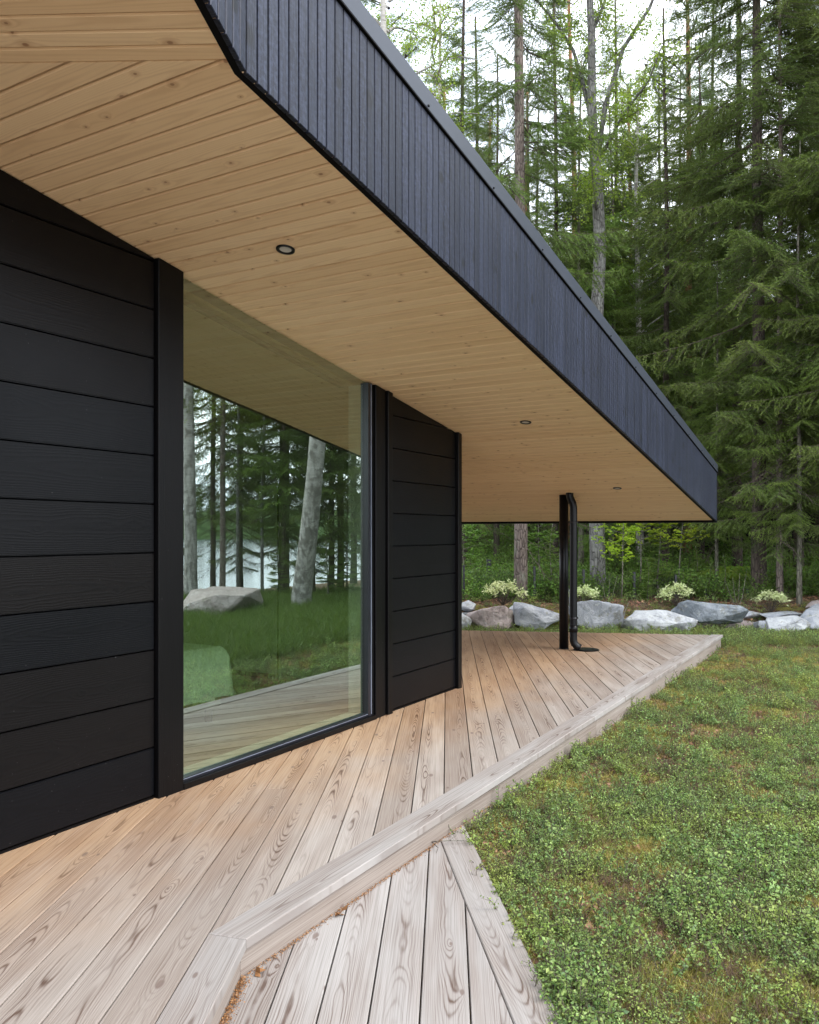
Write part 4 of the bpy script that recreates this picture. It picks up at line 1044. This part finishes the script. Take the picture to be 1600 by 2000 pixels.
patch = lambda x, y: .10+.90*sm(mnoise.noise((x*1.5, y*1.5, 5))+.5*mnoise.noise((x*5, y*5, 8)), -.35, .3)
P = field(10500, 1, fn=patch, seed=2, m_=.0); scatter('bilberry_cover', P, rng.uniform(0, 6.28, len(P)), rng.uniform(.5, 1., len(P))+.45*(rng.random(len(P)) < .12), BIL, 'low bilberry shrubs covering the ground beside the deck', .2)
P = field(1500, 1, fn=lambda x, y: .3+.7*sm(-mnoise.noise((x*1.3, y*1.3, 5)), -.2, .3)+.6*sm(y, 8, 12), seed=3); scatter('grass_cover', P, rng.uniform(0, 6.28, len(P)), rng.uniform(.4, .95, len(P)), GRA, 'thin grass growing between the bilberry shrubs', .1)
P = field(7500, 1, fn=lambda x, y: .12+sm(mnoise.noise((x*.9, y*.9, 15))+.4*mnoise.noise((x*4, y*4, 2)), -.15, .35), seed=4); scatter('moss_cover', P, rng.uniform(0, 6.28, len(P)), rng.uniform(.7, 1.8, len(P)), MOS, 'yellow green moss cushions between the shrubs')
P = field(9000, 1, seed=6); scatter('ground_litter', P+[0, 0, .004], rng.uniform(0, 6.28, len(P)), rng.uniform(.5, 1.2, len(P)), LIT, 'dead leaves and twigs on the forest floor')
def drystems():
    S_ = Soup()
    for i in range(9):
        b = np.array([rng.normal(0, .05), rng.normal(0, .05), 0.]); d = unit(np.array([rng.normal(0, .5), rng.normal(0, .5), .8])); e = b+d*rng.uniform(.05, .12); S_.add(strip(b[None], e[None], .0016, .001), .5, 0)
        for j in range(4): q = b+(e-b)*rng.uniform(.3, 1); f_ = q+unit(rng.normal(size=3)*[1, 1, .6]+[0, 0, .5])*rng.uniform(.02, .05); S_.add(strip(q[None], f_[None], .001, .0006), .5, 0)
    T, c, m_ = S_.get(); return tri_mesh('dry_stems', T, c, m_, [M['dry']])
M['dry'] = plain_mat('dry_brown_stems', (.14, .095, .065), .9, .1, var=.4, scale=9.)
DRY = proto_coll('dry_stems', [drystems() for _ in range(4)])
P = field(2200, 1, m_=.10, fn=lambda x, y: .35+.65*sm(mnoise.noise((x*1.9, y*1.9, 31)), -.05, .3), seed=41); scatter('dry_stem_cover', P, rng.uniform(0, 6.28, len(P)), rng.uniform(.5, 1.0, len(P)), DRY, 'leafless brown stems tangled in the ground cover', .2)
# rough grass towards the lake, seen in the window, and green strip behind the deck
def area(n, xr, yr, seed, test=None):
    g = np.random.default_rng(seed); out = []
    while len(out) < n:
        x, y = g.uniform(*xr), g.uniform(*yr)
        if not free(x, y, .03) or (test and not test(x, y)): continue
        out.append((x, y, ground_z(x, y)))
    return np.array(out)
P = area(9000, (3.5, 14.5), (4.5, 15.5), 8, lambda x, y: x > .62*y-.5); scatter('lawn_grass', P, rng.uniform(0, 6.28, len(P)), rng.uniform(1.3, 3.0, len(P)), LAW, 'rough grass sloping towards the lake, mirrored in the window', .1)
P = area(3000, (-3, 7.5), (12.3, 14.2), 9); scatter('edge_grass', P, rng.uniform(0, 6.28, len(P)), rng.uniform(.7, 1.4, len(P)), GRA, 'grass strip between the deck and the boulders', .1)
P = area(2400, (-3, 8), (12.3, 14.1), 10); scatter('edge_bilberry', P, rng.uniform(0, 6.28, len(P)), rng.uniform(.8, 1.7, len(P)), BIL, 'bilberry strip between the deck and the boulders', .15)
# undergrowth of the wood
def bush(n, h, w_, lf, mat, asp=.6):
    S_ = Soup()
    for i in range(n):
        d = unit(np.array([rng.normal(0, .6), rng.normal(0, .6), 1.])); e = d*h*rng.uniform(.5, 1.)*np.array([w_/h, w_/h, 1]); S_.add(strip(np.zeros((1, 3)), e[None], .004, .0015), .5, 1)
        m_ = 26; u_ = rng.uniform(.3, 1, m_)[:, None]; S_.add(leaves(e*u_+rng.normal(0, .05, (m_, 3)), lf, asp=asp), leaf_tint(m_, .35+.4*rng.random()))
    T, c, m_ = S_.get(); return tri_mesh('bush', T, c, m_, [M[mat], M['twig']])
UND = proto_coll('undergrowth', [bush(12, .6, .5, .045, 'under') for _ in range(3)]+[bush(9, .4, .5, .04, 'under')])
def fernmesh():
    S_ = Soup()
    for i in range(9):
        az = i*.7+rng.normal(0, .2); k = 12; P = [np.zeros(3)]; el = 1.15
        for j in range(k): P.append(P[-1]+.055*np.array([math.cos(az)*math.cos(el), math.sin(az)*math.cos(el), math.sin(el)])); el -= .15
        P = np.array(P); S_.add(strip(P[:-1], P[1:], .003, .002), .5, 1); side = np.array([-math.sin(az), math.cos(az), 0])
        for j in range(1, k+1):
            l = .16*math.sin(math.pi*min(1, (j+1)/(k+2)))
            for s_ in (-1, 1):
                d = unit(side*s_+unit(P[j]-P[j-1])*.4-[0, 0, .15]); S_.add(blades(np.repeat(P[j][None], 2, 0), np.repeat(d[None], 2, 0), l, .035), .5+.3*rng.random())
    T, c, m_ = S_.get(); return tri_mesh('fern', T, c, m_, [M['fern'], M['twig']])
FER = proto_coll('ferns', [fernmesh() for _ in range(2)])
def wood_area(n, yr, seed, px=(860, 1700)):
    g = np.random.default_rng(seed); out = []
    while len(out) < n:
        D = g.uniform(*yr); x = (g.uniform(*px)-800)/1600*D; out.append((x, D, ground_z(x, D)))
    return np.array(out)
P = wood_area(640, (15.4, 24), 20); P = P[~((P[:, 0]/P[:, 1]*1600+800 > 1380) & (P[:, 1] > 17) & (rng.random(len(P)) < .7))]
scatter('undergrowth', P, rng.uniform(0, 6.28, len(P)), rng.uniform(.6, 1.5, len(P)), UND, 'leafy undergrowth between the trunks of the wood')
P = wood_area(300, (22, 34), 21); scatter('deep_undergrowth', P, rng.uniform(0, 6.28, len(P)), rng.uniform(1.4, 2.6, len(P)), UND, 'dark undergrowth deeper in the wood')
P = wood_area(34, (17.0, 19.5), 22, (1380, 1460)); scatter('fern_patch', P, rng.uniform(0, 6.28, len(P)), rng.uniform(.7, 1.2, len(P)), FER, 'ferns growing left of the thick dark trunk')
P = wood_area(1300, (14.3, 16.4), 23); scatter('wood_edge_litter', P+[0, 0, .01], rng.uniform(0, 6.28, len(P)), rng.uniform(1., 2., len(P)), LIT, 'brown leaf litter behind the boulders')
P = wood_area(900, (15., 22), 24); scatter('wood_bilberry', P, rng.uniform(0, 6.28, len(P)), rng.uniform(1.2, 2.2, len(P)), BIL, 'bilberry growing on the floor of the wood')
# far wood: reads as one mass
FAR = bpy.data.collections.new('far_trees')
def fartree(me_t, me_c):
    o = bpy.data.objects.new('far_crown', me_c); FAR.objects.link(o)
for c_ in ('B', 'A', 'P'): fartree(None, CROWN[c_])
g = np.random.default_rng(31); P = []
while len(P) < 420:
    D = g.uniform(42, 78); px = g.uniform(560, 2000); x = (px-800)/1600*D; P.append((x, D, ground_z(x, D)-.6))
P = np.array(P); scatter('distant_wood', P, g.uniform(0, 6.28, len(P)), g.uniform(.75, 1.15, len(P)), FAR, 'distant spruce wood closing the view behind the nearer trees')
P = []
A_, B_ = wp(204, 232), wp(252, 146)
for i in range(420):
    t = g.uniform(-2.2, 1.8); q = A_.lerp(B_, t); d_ = g.uniform(0, 40); P.append((q.x+d_*.85, q.y+d_*.3, -1.+d_*.25))
P = np.array(P); scatter('far_shore_wood', P, g.uniform(0, 6.28, len(P)), g.uniform(.7, 1.05, len(P)), FAR, 'wooded far shore of the lake')
bm = bmesh.new(); A2, B2 = A_.lerp(B_, -3.2), A_.lerp(B_, 2.8); dn = Vector((.85, .3, 0))
vs = []
for i in range(41):
    q = A2.lerp(B2, i/40)
    vs.append([bm.verts.new((q.x+dn.x*d_, q.y+dn.y*d_, z_+3*mnoise.noise((i*.3, d_*.1, 0))*(d_ > 5))) for d_, z_ in ((0, -1.1), (8, .5), (40, 9), (90, 12), (200, 5))])
for i in range(40):
    for j in range(4): bm.faces.new((vs[i][j], vs[i+1][j], vs[i+1][j+1], vs[i][j+1]))
tag(link('far_shore', bm_mesh(bm, 'far_shore', True), None, plain_mat('far_shore_green', (.05, .08, .03), .95, .05, var=.4, scale=.2)), 'low green far shore of the lake', kind='structure')

# ------------------------------------------------------------------ boulders
def rock(px, py, D, w_, h_, d_, mat, label, seed, flat=0., rz=0., tilt=0., z=None, pts=16, tilty=0.):
    r_ = random.Random(seed); bm = bmesh.new(); V = []
    for i in range(pts):
        v = Vector((r_.gauss(0, 1), r_.gauss(0, 1), r_.gauss(0, 1))).normalized()
        m_ = max(abs(v.x), abs(v.y), abs(v.z)); v = v.lerp(v/m_, .55)*r_.uniform(.85, 1.05)
        V.append(bm.verts.new((v.x*w_/2, v.y*d_/2, v.z*h_/2)))
    bmesh.ops.convex_hull(bm, input=bm.verts)
    for v in [v for v in bm.verts if not v.link_faces]: bm.verts.remove(v)
    bmesh.ops.bevel(bm, geom=list(bm.edges), offset=min(w_, h_)*.05, segments=2, affect='EDGES', profile=.6)
    bmesh.ops.triangulate(bm, faces=bm.faces)
    for _ in range(2): bmesh.ops.subdivide_edges(bm, edges=[e for e in bm.edges if e.calc_length() > .045], cuts=1, use_grid_fill=True); bmesh.ops.triangulate(bm, faces=bm.faces)
    for v in bm.verts:
        c = v.co*3.2+Vector((seed*3.1, 0, 0)); n_ = mnoise.noise(c)*.035+mnoise.noise(c*3)*.016+mnoise.noise(c*8)*.006
        v.co += v.co.normalized()*n_*min(1.4, w_*1.4)
    x = (px-800)/1600*D; z_ = 1.53+(1040-py)/1600*D if z is None else z
    o = link('boulder', bm_mesh(bm, 'boulder', True), None, M[mat], (x, D, z_), (tilt, tilty, rz))
    for p_ in o.data.polygons: p_.use_smooth = False
    return tag(o, label, 'boulder')
def rk(x0, x1, y0, y1, D, mat, label, seed, dep=.6, **k):
    w_ = (x1-x0)/1600*D*1.24; h_ = (y1-y0)/1600*D*1.22; return rock((x0+x1)/2, (y0+y1)/2+(y1-y0)*.10, D, w_, h_, max(dep, h_), mat, label, seed, **k)
rk(890, 926, 1172, 1192, 14.5, 'rock_grey', 'small flat grey rock against the house corner, above the pale round one', 1, .4)
rk(888, 925, 1190, 1214, 14.3, 'rock_dark', 'small dark wedge of rock between the flat grey one and the pinkish boulder', 2, .35)
rk(886, 918, 1196, 1228, 14.0, 'rock_pale', 'small pale rock half hidden by the house corner', 3, .35)
rk(916, 1002, 1178, 1226, 14.1, 'rock_pink', 'rounded pinkish boulder in the row, left of the bare-stemmed spruce', 24, .6, pts=22)
rk(990, 1018, 1182, 1208, 14.4, 'rock_grey', 'small stone wedged between the pinkish and the big sloping grey boulder', 5, .3)
rk(1004, 1100, 1176, 1222, 14.0, 'rock_grey', 'big grey boulder with a sloping face just left of the black column', 6, .7, tilty=.12)
rk(1118, 1214, 1172, 1226, 14.1, 'rock_grey', 'peaked grey boulder directly right of the rain pipe', 17, .7)
rk(1218, 1342, 1190, 1232, 13.9, 'rock_pale', 'flat-topped pale boulder in the row, with a squared left end', 8, .7)
rk(1326, 1452, 1174, 1212, 14.0, 'rock_dark', 'dark slate-like slab resting across the lower pinkish rock', 29, .7, tilty=.10)
rk(1364, 1486, 1208, 1232, 14.2, 'rock_pink', 'low flat pinkish rock under the dark slab', 10, .8)
rk(1436, 1482, 1192, 1208, 14.6, 'rock_grey', 'small grey rock behind the right tip of the dark slab', 11, .4)
rk(1474, 1506, 1208, 1232, 13.9, 'rock_grey', 'small round grey rock right of the flat pinkish one', 12, .35)
rk(1484, 1560, 1192, 1206, 14.5, 'rock_grey', 'low grey stone ledge left of the rightmost boulders', 33, .5)
rk(1496, 1572, 1200, 1240, 13.8, 'rock_pale', 'pale speckled boulder in front of the largest right-hand one', 14, .6)
rk(1552, 1660, 1180, 1244, 14.1, 'rock_grey', 'large grey boulder cut by the right edge of the photo', 15, .9)
rk(1572, 1625, 1172, 1196, 14.8, 'rock_pink', 'brownish pink rock on top at the right edge', 16, .4)
rk(1518, 1552, 1190, 1204, 14.9, 'rock_pink', 'little pink stone behind the low grey ledge', 37, .3)
def lakerock():
    o = rock(0, 0, 1, 2.7, .85, 1.7, 'rock_pink', 'broad pale boulder on the lakeside grass reflected in the window', 51, pts=40)
    o.location = (10.65, 8.85, -.02); o.rotation_euler = (0, 0, .5)
lakerock()
# ------------------------------------------------------------------ shrubs with white-edged leaves
def vshrub(px, py, D, wpx, label, seed, tall=1.):
    S_ = Soup(); w_ = wpx/1600*D; g0 = rng
    for i in range(34):
        az = rng.uniform(0, 6.28); r = math.sqrt(rng.random())*w_/2; e = np.array([math.cos(az)*r, math.sin(az)*r, w_*.42*tall*(1-.55*(2*r/w_)**2)+rng.normal(0, .02)+.10])
        S_.add(strip(np.zeros((1, 3)), e[None], .004, .002), .5, 1); m_ = 17; S_.add(leaves(e+rng.normal(0, .03, (m_, 3)), .062, flat=.35, asp=.45), leaf_tint(m_, .72, .25))
    T, c, m_ = S_.get(); x = (px-800)/1600*D; o = empty('variegated_shrub', (x, D, 1.53+(1040-py)/1600*D), 0, label, 'shrub', 'white-edged shrubs behind the boulders')
    cr_ = m_ == 0
    link('leaves', tri_mesh('leaves', T[cr_], c[cr_], m_[cr_], [M['dogwood']]), o)
    link('stems', tri_mesh('stems', T[~cr_], c[~cr_], m_[~cr_]*0, [M['twig']]), o); return o
vshrub(983, 1182, 14.9, 76, 'creamy white-edged shrub at the foot of the bare-stemmed spruce', 1)
vshrub(1140, 1185, 14.9, 58, 'white-edged shrub half hidden behind the rain pipe', 2)
vshrub(1322, 1185, 14.8, 66, 'white-edged shrub above the left end of the dark slab', 3)
vshrub(1506, 1197, 14.7, 68, 'white-edged shrub in front of the thick dark trunk', 4)
# saplings behind the boulders
def maple(px, D, h, label, lean=0., seed=0, mat='mapleleaf', spr=.55, n=12):
    r_ = np.random.default_rng(seed); x = (px-800)/1600*D; o = empty('leafy_sapling', (x, D, ground_z(x, D)-.02), 0, label, 'sapling')
    main = [(0, 0, 0), (.02, 0, h*.3), (lean*.4, 0, h*.6), (lean, .05, h)]; bm = bmesh.new(); add_tube(bm, main, [.016, .013, .009, .004], 7)
    limbs = []
    for i in range(n):
        t = r_.uniform(.45, 1); b = np.array([lean*t, 0, h*t]); az = r_.uniform(0, 6.28); l = r_.uniform(.4, 1)*spr
        P = [b, b+np.array([math.cos(az)*l*.5, math.sin(az)*l*.5, .16*l]), b+np.array([math.cos(az)*l, math.sin(az)*l, .18*l])]; limbs.append(P); add_tube(bm, P, [.006, .004, .002], 5, False)
    link('trunk', bm_mesh(bm, 'trunk', True), o, M['bark_moss'])
    S_ = Soup()
    for P in limbs:
        for j in range(9):
            t = r_.uniform(.3, 1.05); q = P[0]+(P[2]-P[0])*t+[0, 0, .04]+r_.normal(0, .05, 3)
            m_ = 7; S_.add(leaves(np.repeat(q[None], m_, 0)+rng.normal(0, .012, (m_, 3)), .07, flat=.15, asp=.5), leaf_tint(m_, .5, .2))
    T, c, m_ = S_.get(); link('leaves', tri_mesh('leaves', T, c, m_, [M[mat]]), o)
maple(1214, 15.3, 1.75, 'thin maple sapling with bright leaves right of the rain pipe', .06, 1, n=16)
maple(1250, 16.2, 2.1, 'bright leafy sapling under the middle of the eave end', .05, 2, n=20, spr=.75)
maple(1325, 16.4, 1.9, 'bright leafy sapling under the outer corner of the eave', .15, 3, n=18, spr=.75)
maple(1052, 17., 1.5, 'dull green sapling between the bare-stemmed spruce and the black column', 0, 4, mat='under', n=18)
maple(905, 16., 1.4, 'leafy sapling beside the house corner', 0, 5, mat='under', n=18)
SET = T_('se', 2., .022, .006)
if not SET.materials: SET.materials.append(M['bark_moss'])
for px, D, s_, lb in ((1078, 15.9, .75, 'spruce sapling just left of the black column'), (1285, 16.1, .95, 'pale green spruce sapling between the two bright saplings'), (1265, 15.4, .42, 'little spruce sapling left of the second shrub from the right'),
                      (1415, 15.5, .45, 'bushy spruce sapling above the dark slab'), (1160, 17.5, .8, 'spruce sapling behind the grey birch base'), (1360, 16.0, .5, 'little spruce sapling right of the third shrub')):
    x, y = at_px(px, D); tree('spruce_sapling', x, y, CROWN['E'], SET, lb, 'sapling', None, s_)
for i, (px, h, lb) in enumerate(((1186, .55, 'bare little sapling with pale twigs left of the maple sapling'), (1440, .75, 'bare forked sapling between the dark slab and the thick trunk'))):
    D = 14.9; x = (px-800)/1600*D; o = empty('bare_sapling', (x, D, ground_z(x, D)-.02), 0, lb, 'sapling')
    bm = bmesh.new()
    for k in range(4): a_ = -.35+.22*k; add_tube(bm, [(0, 0, 0), (a_*.3, 0, h*.3), (a_*.6, .02, h*(.7+.1*k))], [.008, .006, .003], 6, False)
    link('stem', bm_mesh(bm, 'stem', True), o, M['bark_moss'])
# ------------------------------------------------------------------ wire fence behind the boulders
def fence():
    o = empty('wire_fence', (0, 0, 0), 0, 'low dark wire mesh fence on thin black posts behind the boulders', 'fence'); P = []
    for px, y0 in ((906, 1104), (1044, 1106), (1140, 1112), (1239, 1117), (1320, 1122), (1378, 1138), (1460, 1150)):
        D = 15.6; x = (px-800)/1600*D; zt = 1.53+(1040-y0)/1600*D; zb = ground_z(x, D)-.1; P.append((x, D, zt))
        box('post', (-.022, -.022, 0), (.022, .022, zt-zb), M['frame'], o, .003, (x, D, zb))
    bm = bmesh.new()
    for (x0, y, z0_), (x1, _, z1_) in zip(P[:-1], P[1:]):
        n = int((x1-x0)/.075)
        for i in range(-6, n+1):
            for s_ in (1, -1):
                xa = x0+(i+(0 if s_ > 0 else 6))*.075; xb = xa+s_*6*.075; za, zb = z0_-.62, z0_-.1
                t0 = 0; 
                pa_, pb_ = Vector((xa, y, za)), Vector((xb, y, zb))
                if min(xa, xb) < x0-.01 or max(xa, xb) > x1+.01: continue
                d = .0018
                v = [bm.verts.new(pa_+Vector((0, 0, 0))), bm.verts.new(pa_+Vector((d*2, 0, 0))), bm.verts.new(pb_+Vector((d*2, 0, 0))), bm.verts.new(pb_)]
                bm.faces.new(v)
    tag(link('wire_mesh', bm_mesh(bm), o, M['frame']), kind='stuff')
fence()
# dark cabin in the wood
def cabin():
    x, y = 10.2, 24.5; z = ground_z(x, y)-.1
    o = empty('cabin', (x, y, z), R(-6), 'dark cabin in deep shade behind the thick spruce trunk', 'cabin')
    for k in range(12): box('wall_board', (-2.9, 0, 0), (2.9, .03, .186), M['siding'], o, .004, (0, 0, .1+k*.19))
    box('wall_core', (-2.9, .031, .05), (2.9, 3., 2.38), M['dark'], o)
    bm = bmesh.new(); add_prism(bm, [(-3.2, -.5), (3.2, -.5), (3.2, 3.3), (-3.2, 3.3)], lambda a_, b_: 2.4+.2*b_, lambda a_, b_: 2.5+.2*b_); link('roof', bm_mesh(bm), o, M['dark'])
    box('sill_beam', (-3., -.03, -.02), (3., .05, .09), M['frame'], o)
cabin()
# grey stone lantern-like marker stake seen beyond the house corner
x, y = at_px(955, 17.5); tag(box('marker_post', (-.05, -.05, -.3), (.05, .05, .62), M['frame'], None, .006, (x, y, ground_z(x, y))), 'short dark marker post in the undergrowth near the house corner', 'post')
# ------------------------------------------------------------------ seed litter and a twig along the riser
S_ = Soup(); n = 1500; t = rng.random(n)**.6*1.0; q = np.array([[st.x, st.y]])+np.array([[U2[0], U2[1]]])*(.02+rng.beta(1.2, 1.6, n)*2.4)[:, None]; off = np.abs(rng.normal(0, .010, n))+.004
P = np.stack([q[:, 0]+UY*off, q[:, 1]-UX*off, np.full(n, ZL+.003)+rng.uniform(0, .006, n)], 1); S_.add(leaves(P, .0065, flat=.3), leaf_tint(n, .55, .3))
n = 2200; s_ = -rng.beta(1., 1.4, n)*1.2; off = np.abs(rng.normal(0, .018, n))+.004; P = np.stack([st.x+BD.x*s_+BN.x*off, st.y+BD.y*s_+BN.y*off, np.full(n, ZL+.003)+rng.uniform(0, .010, n)], 1); S_.add(leaves(P, .007, flat=.4), leaf_tint(n, .45, .3))
for (fx, fy, fs) in ((.05, -.03, .035), (.62, -.02, .045), (.60, -.03, .03)):
    q = np.array([[st.x+U2[0]*fx+UY*.03, st.y+U2[1]*fx-UX*.03, ZL+.012]]); S_.add(leaves(np.repeat(q, 3, 0), fs, flat=.3), leaf_tint(3, .35, .1))
T, c, m_ = S_.get(); s = NT('birch_seed'); cc = s.mix(s.attr('tint'), (.13, .055, .022), (.40, .21, .09)); s.bsdf(cc, .8, .2)
tag(link('seed_litter', tri_mesh('seed_litter', T, c, m_, [s.mat])), 'orange brown birch seeds gathered along the foot of the kerb', kind='stuff')
bm = bmesh.new(); q0 = Vector((.05, 4.33, ZL+.01))
add_tube(bm, [q0, q0+Vector((.07, .05, .012)), q0+Vector((.16, .05, .018)), q0+Vector((.26, .07, .01))], [.003, .003, .0025, .0015], 6)
add_tube(bm, [q0+Vector((.07, .05, .012)), q0+Vector((.10, -.03, .01)), q0+Vector((.09, -.08, .003))], [.0025, .002, .001], 5); add_tube(bm, [q0+Vector((.16, .05, .018)), q0+Vector((.2, .11, .02))], [.002, .001], 5)
tag(link('twig', bm_mesh(bm, 'twig', True), None, M['bark_spruce']), 'small dry twig lying on the step against the kerb', 'twig')
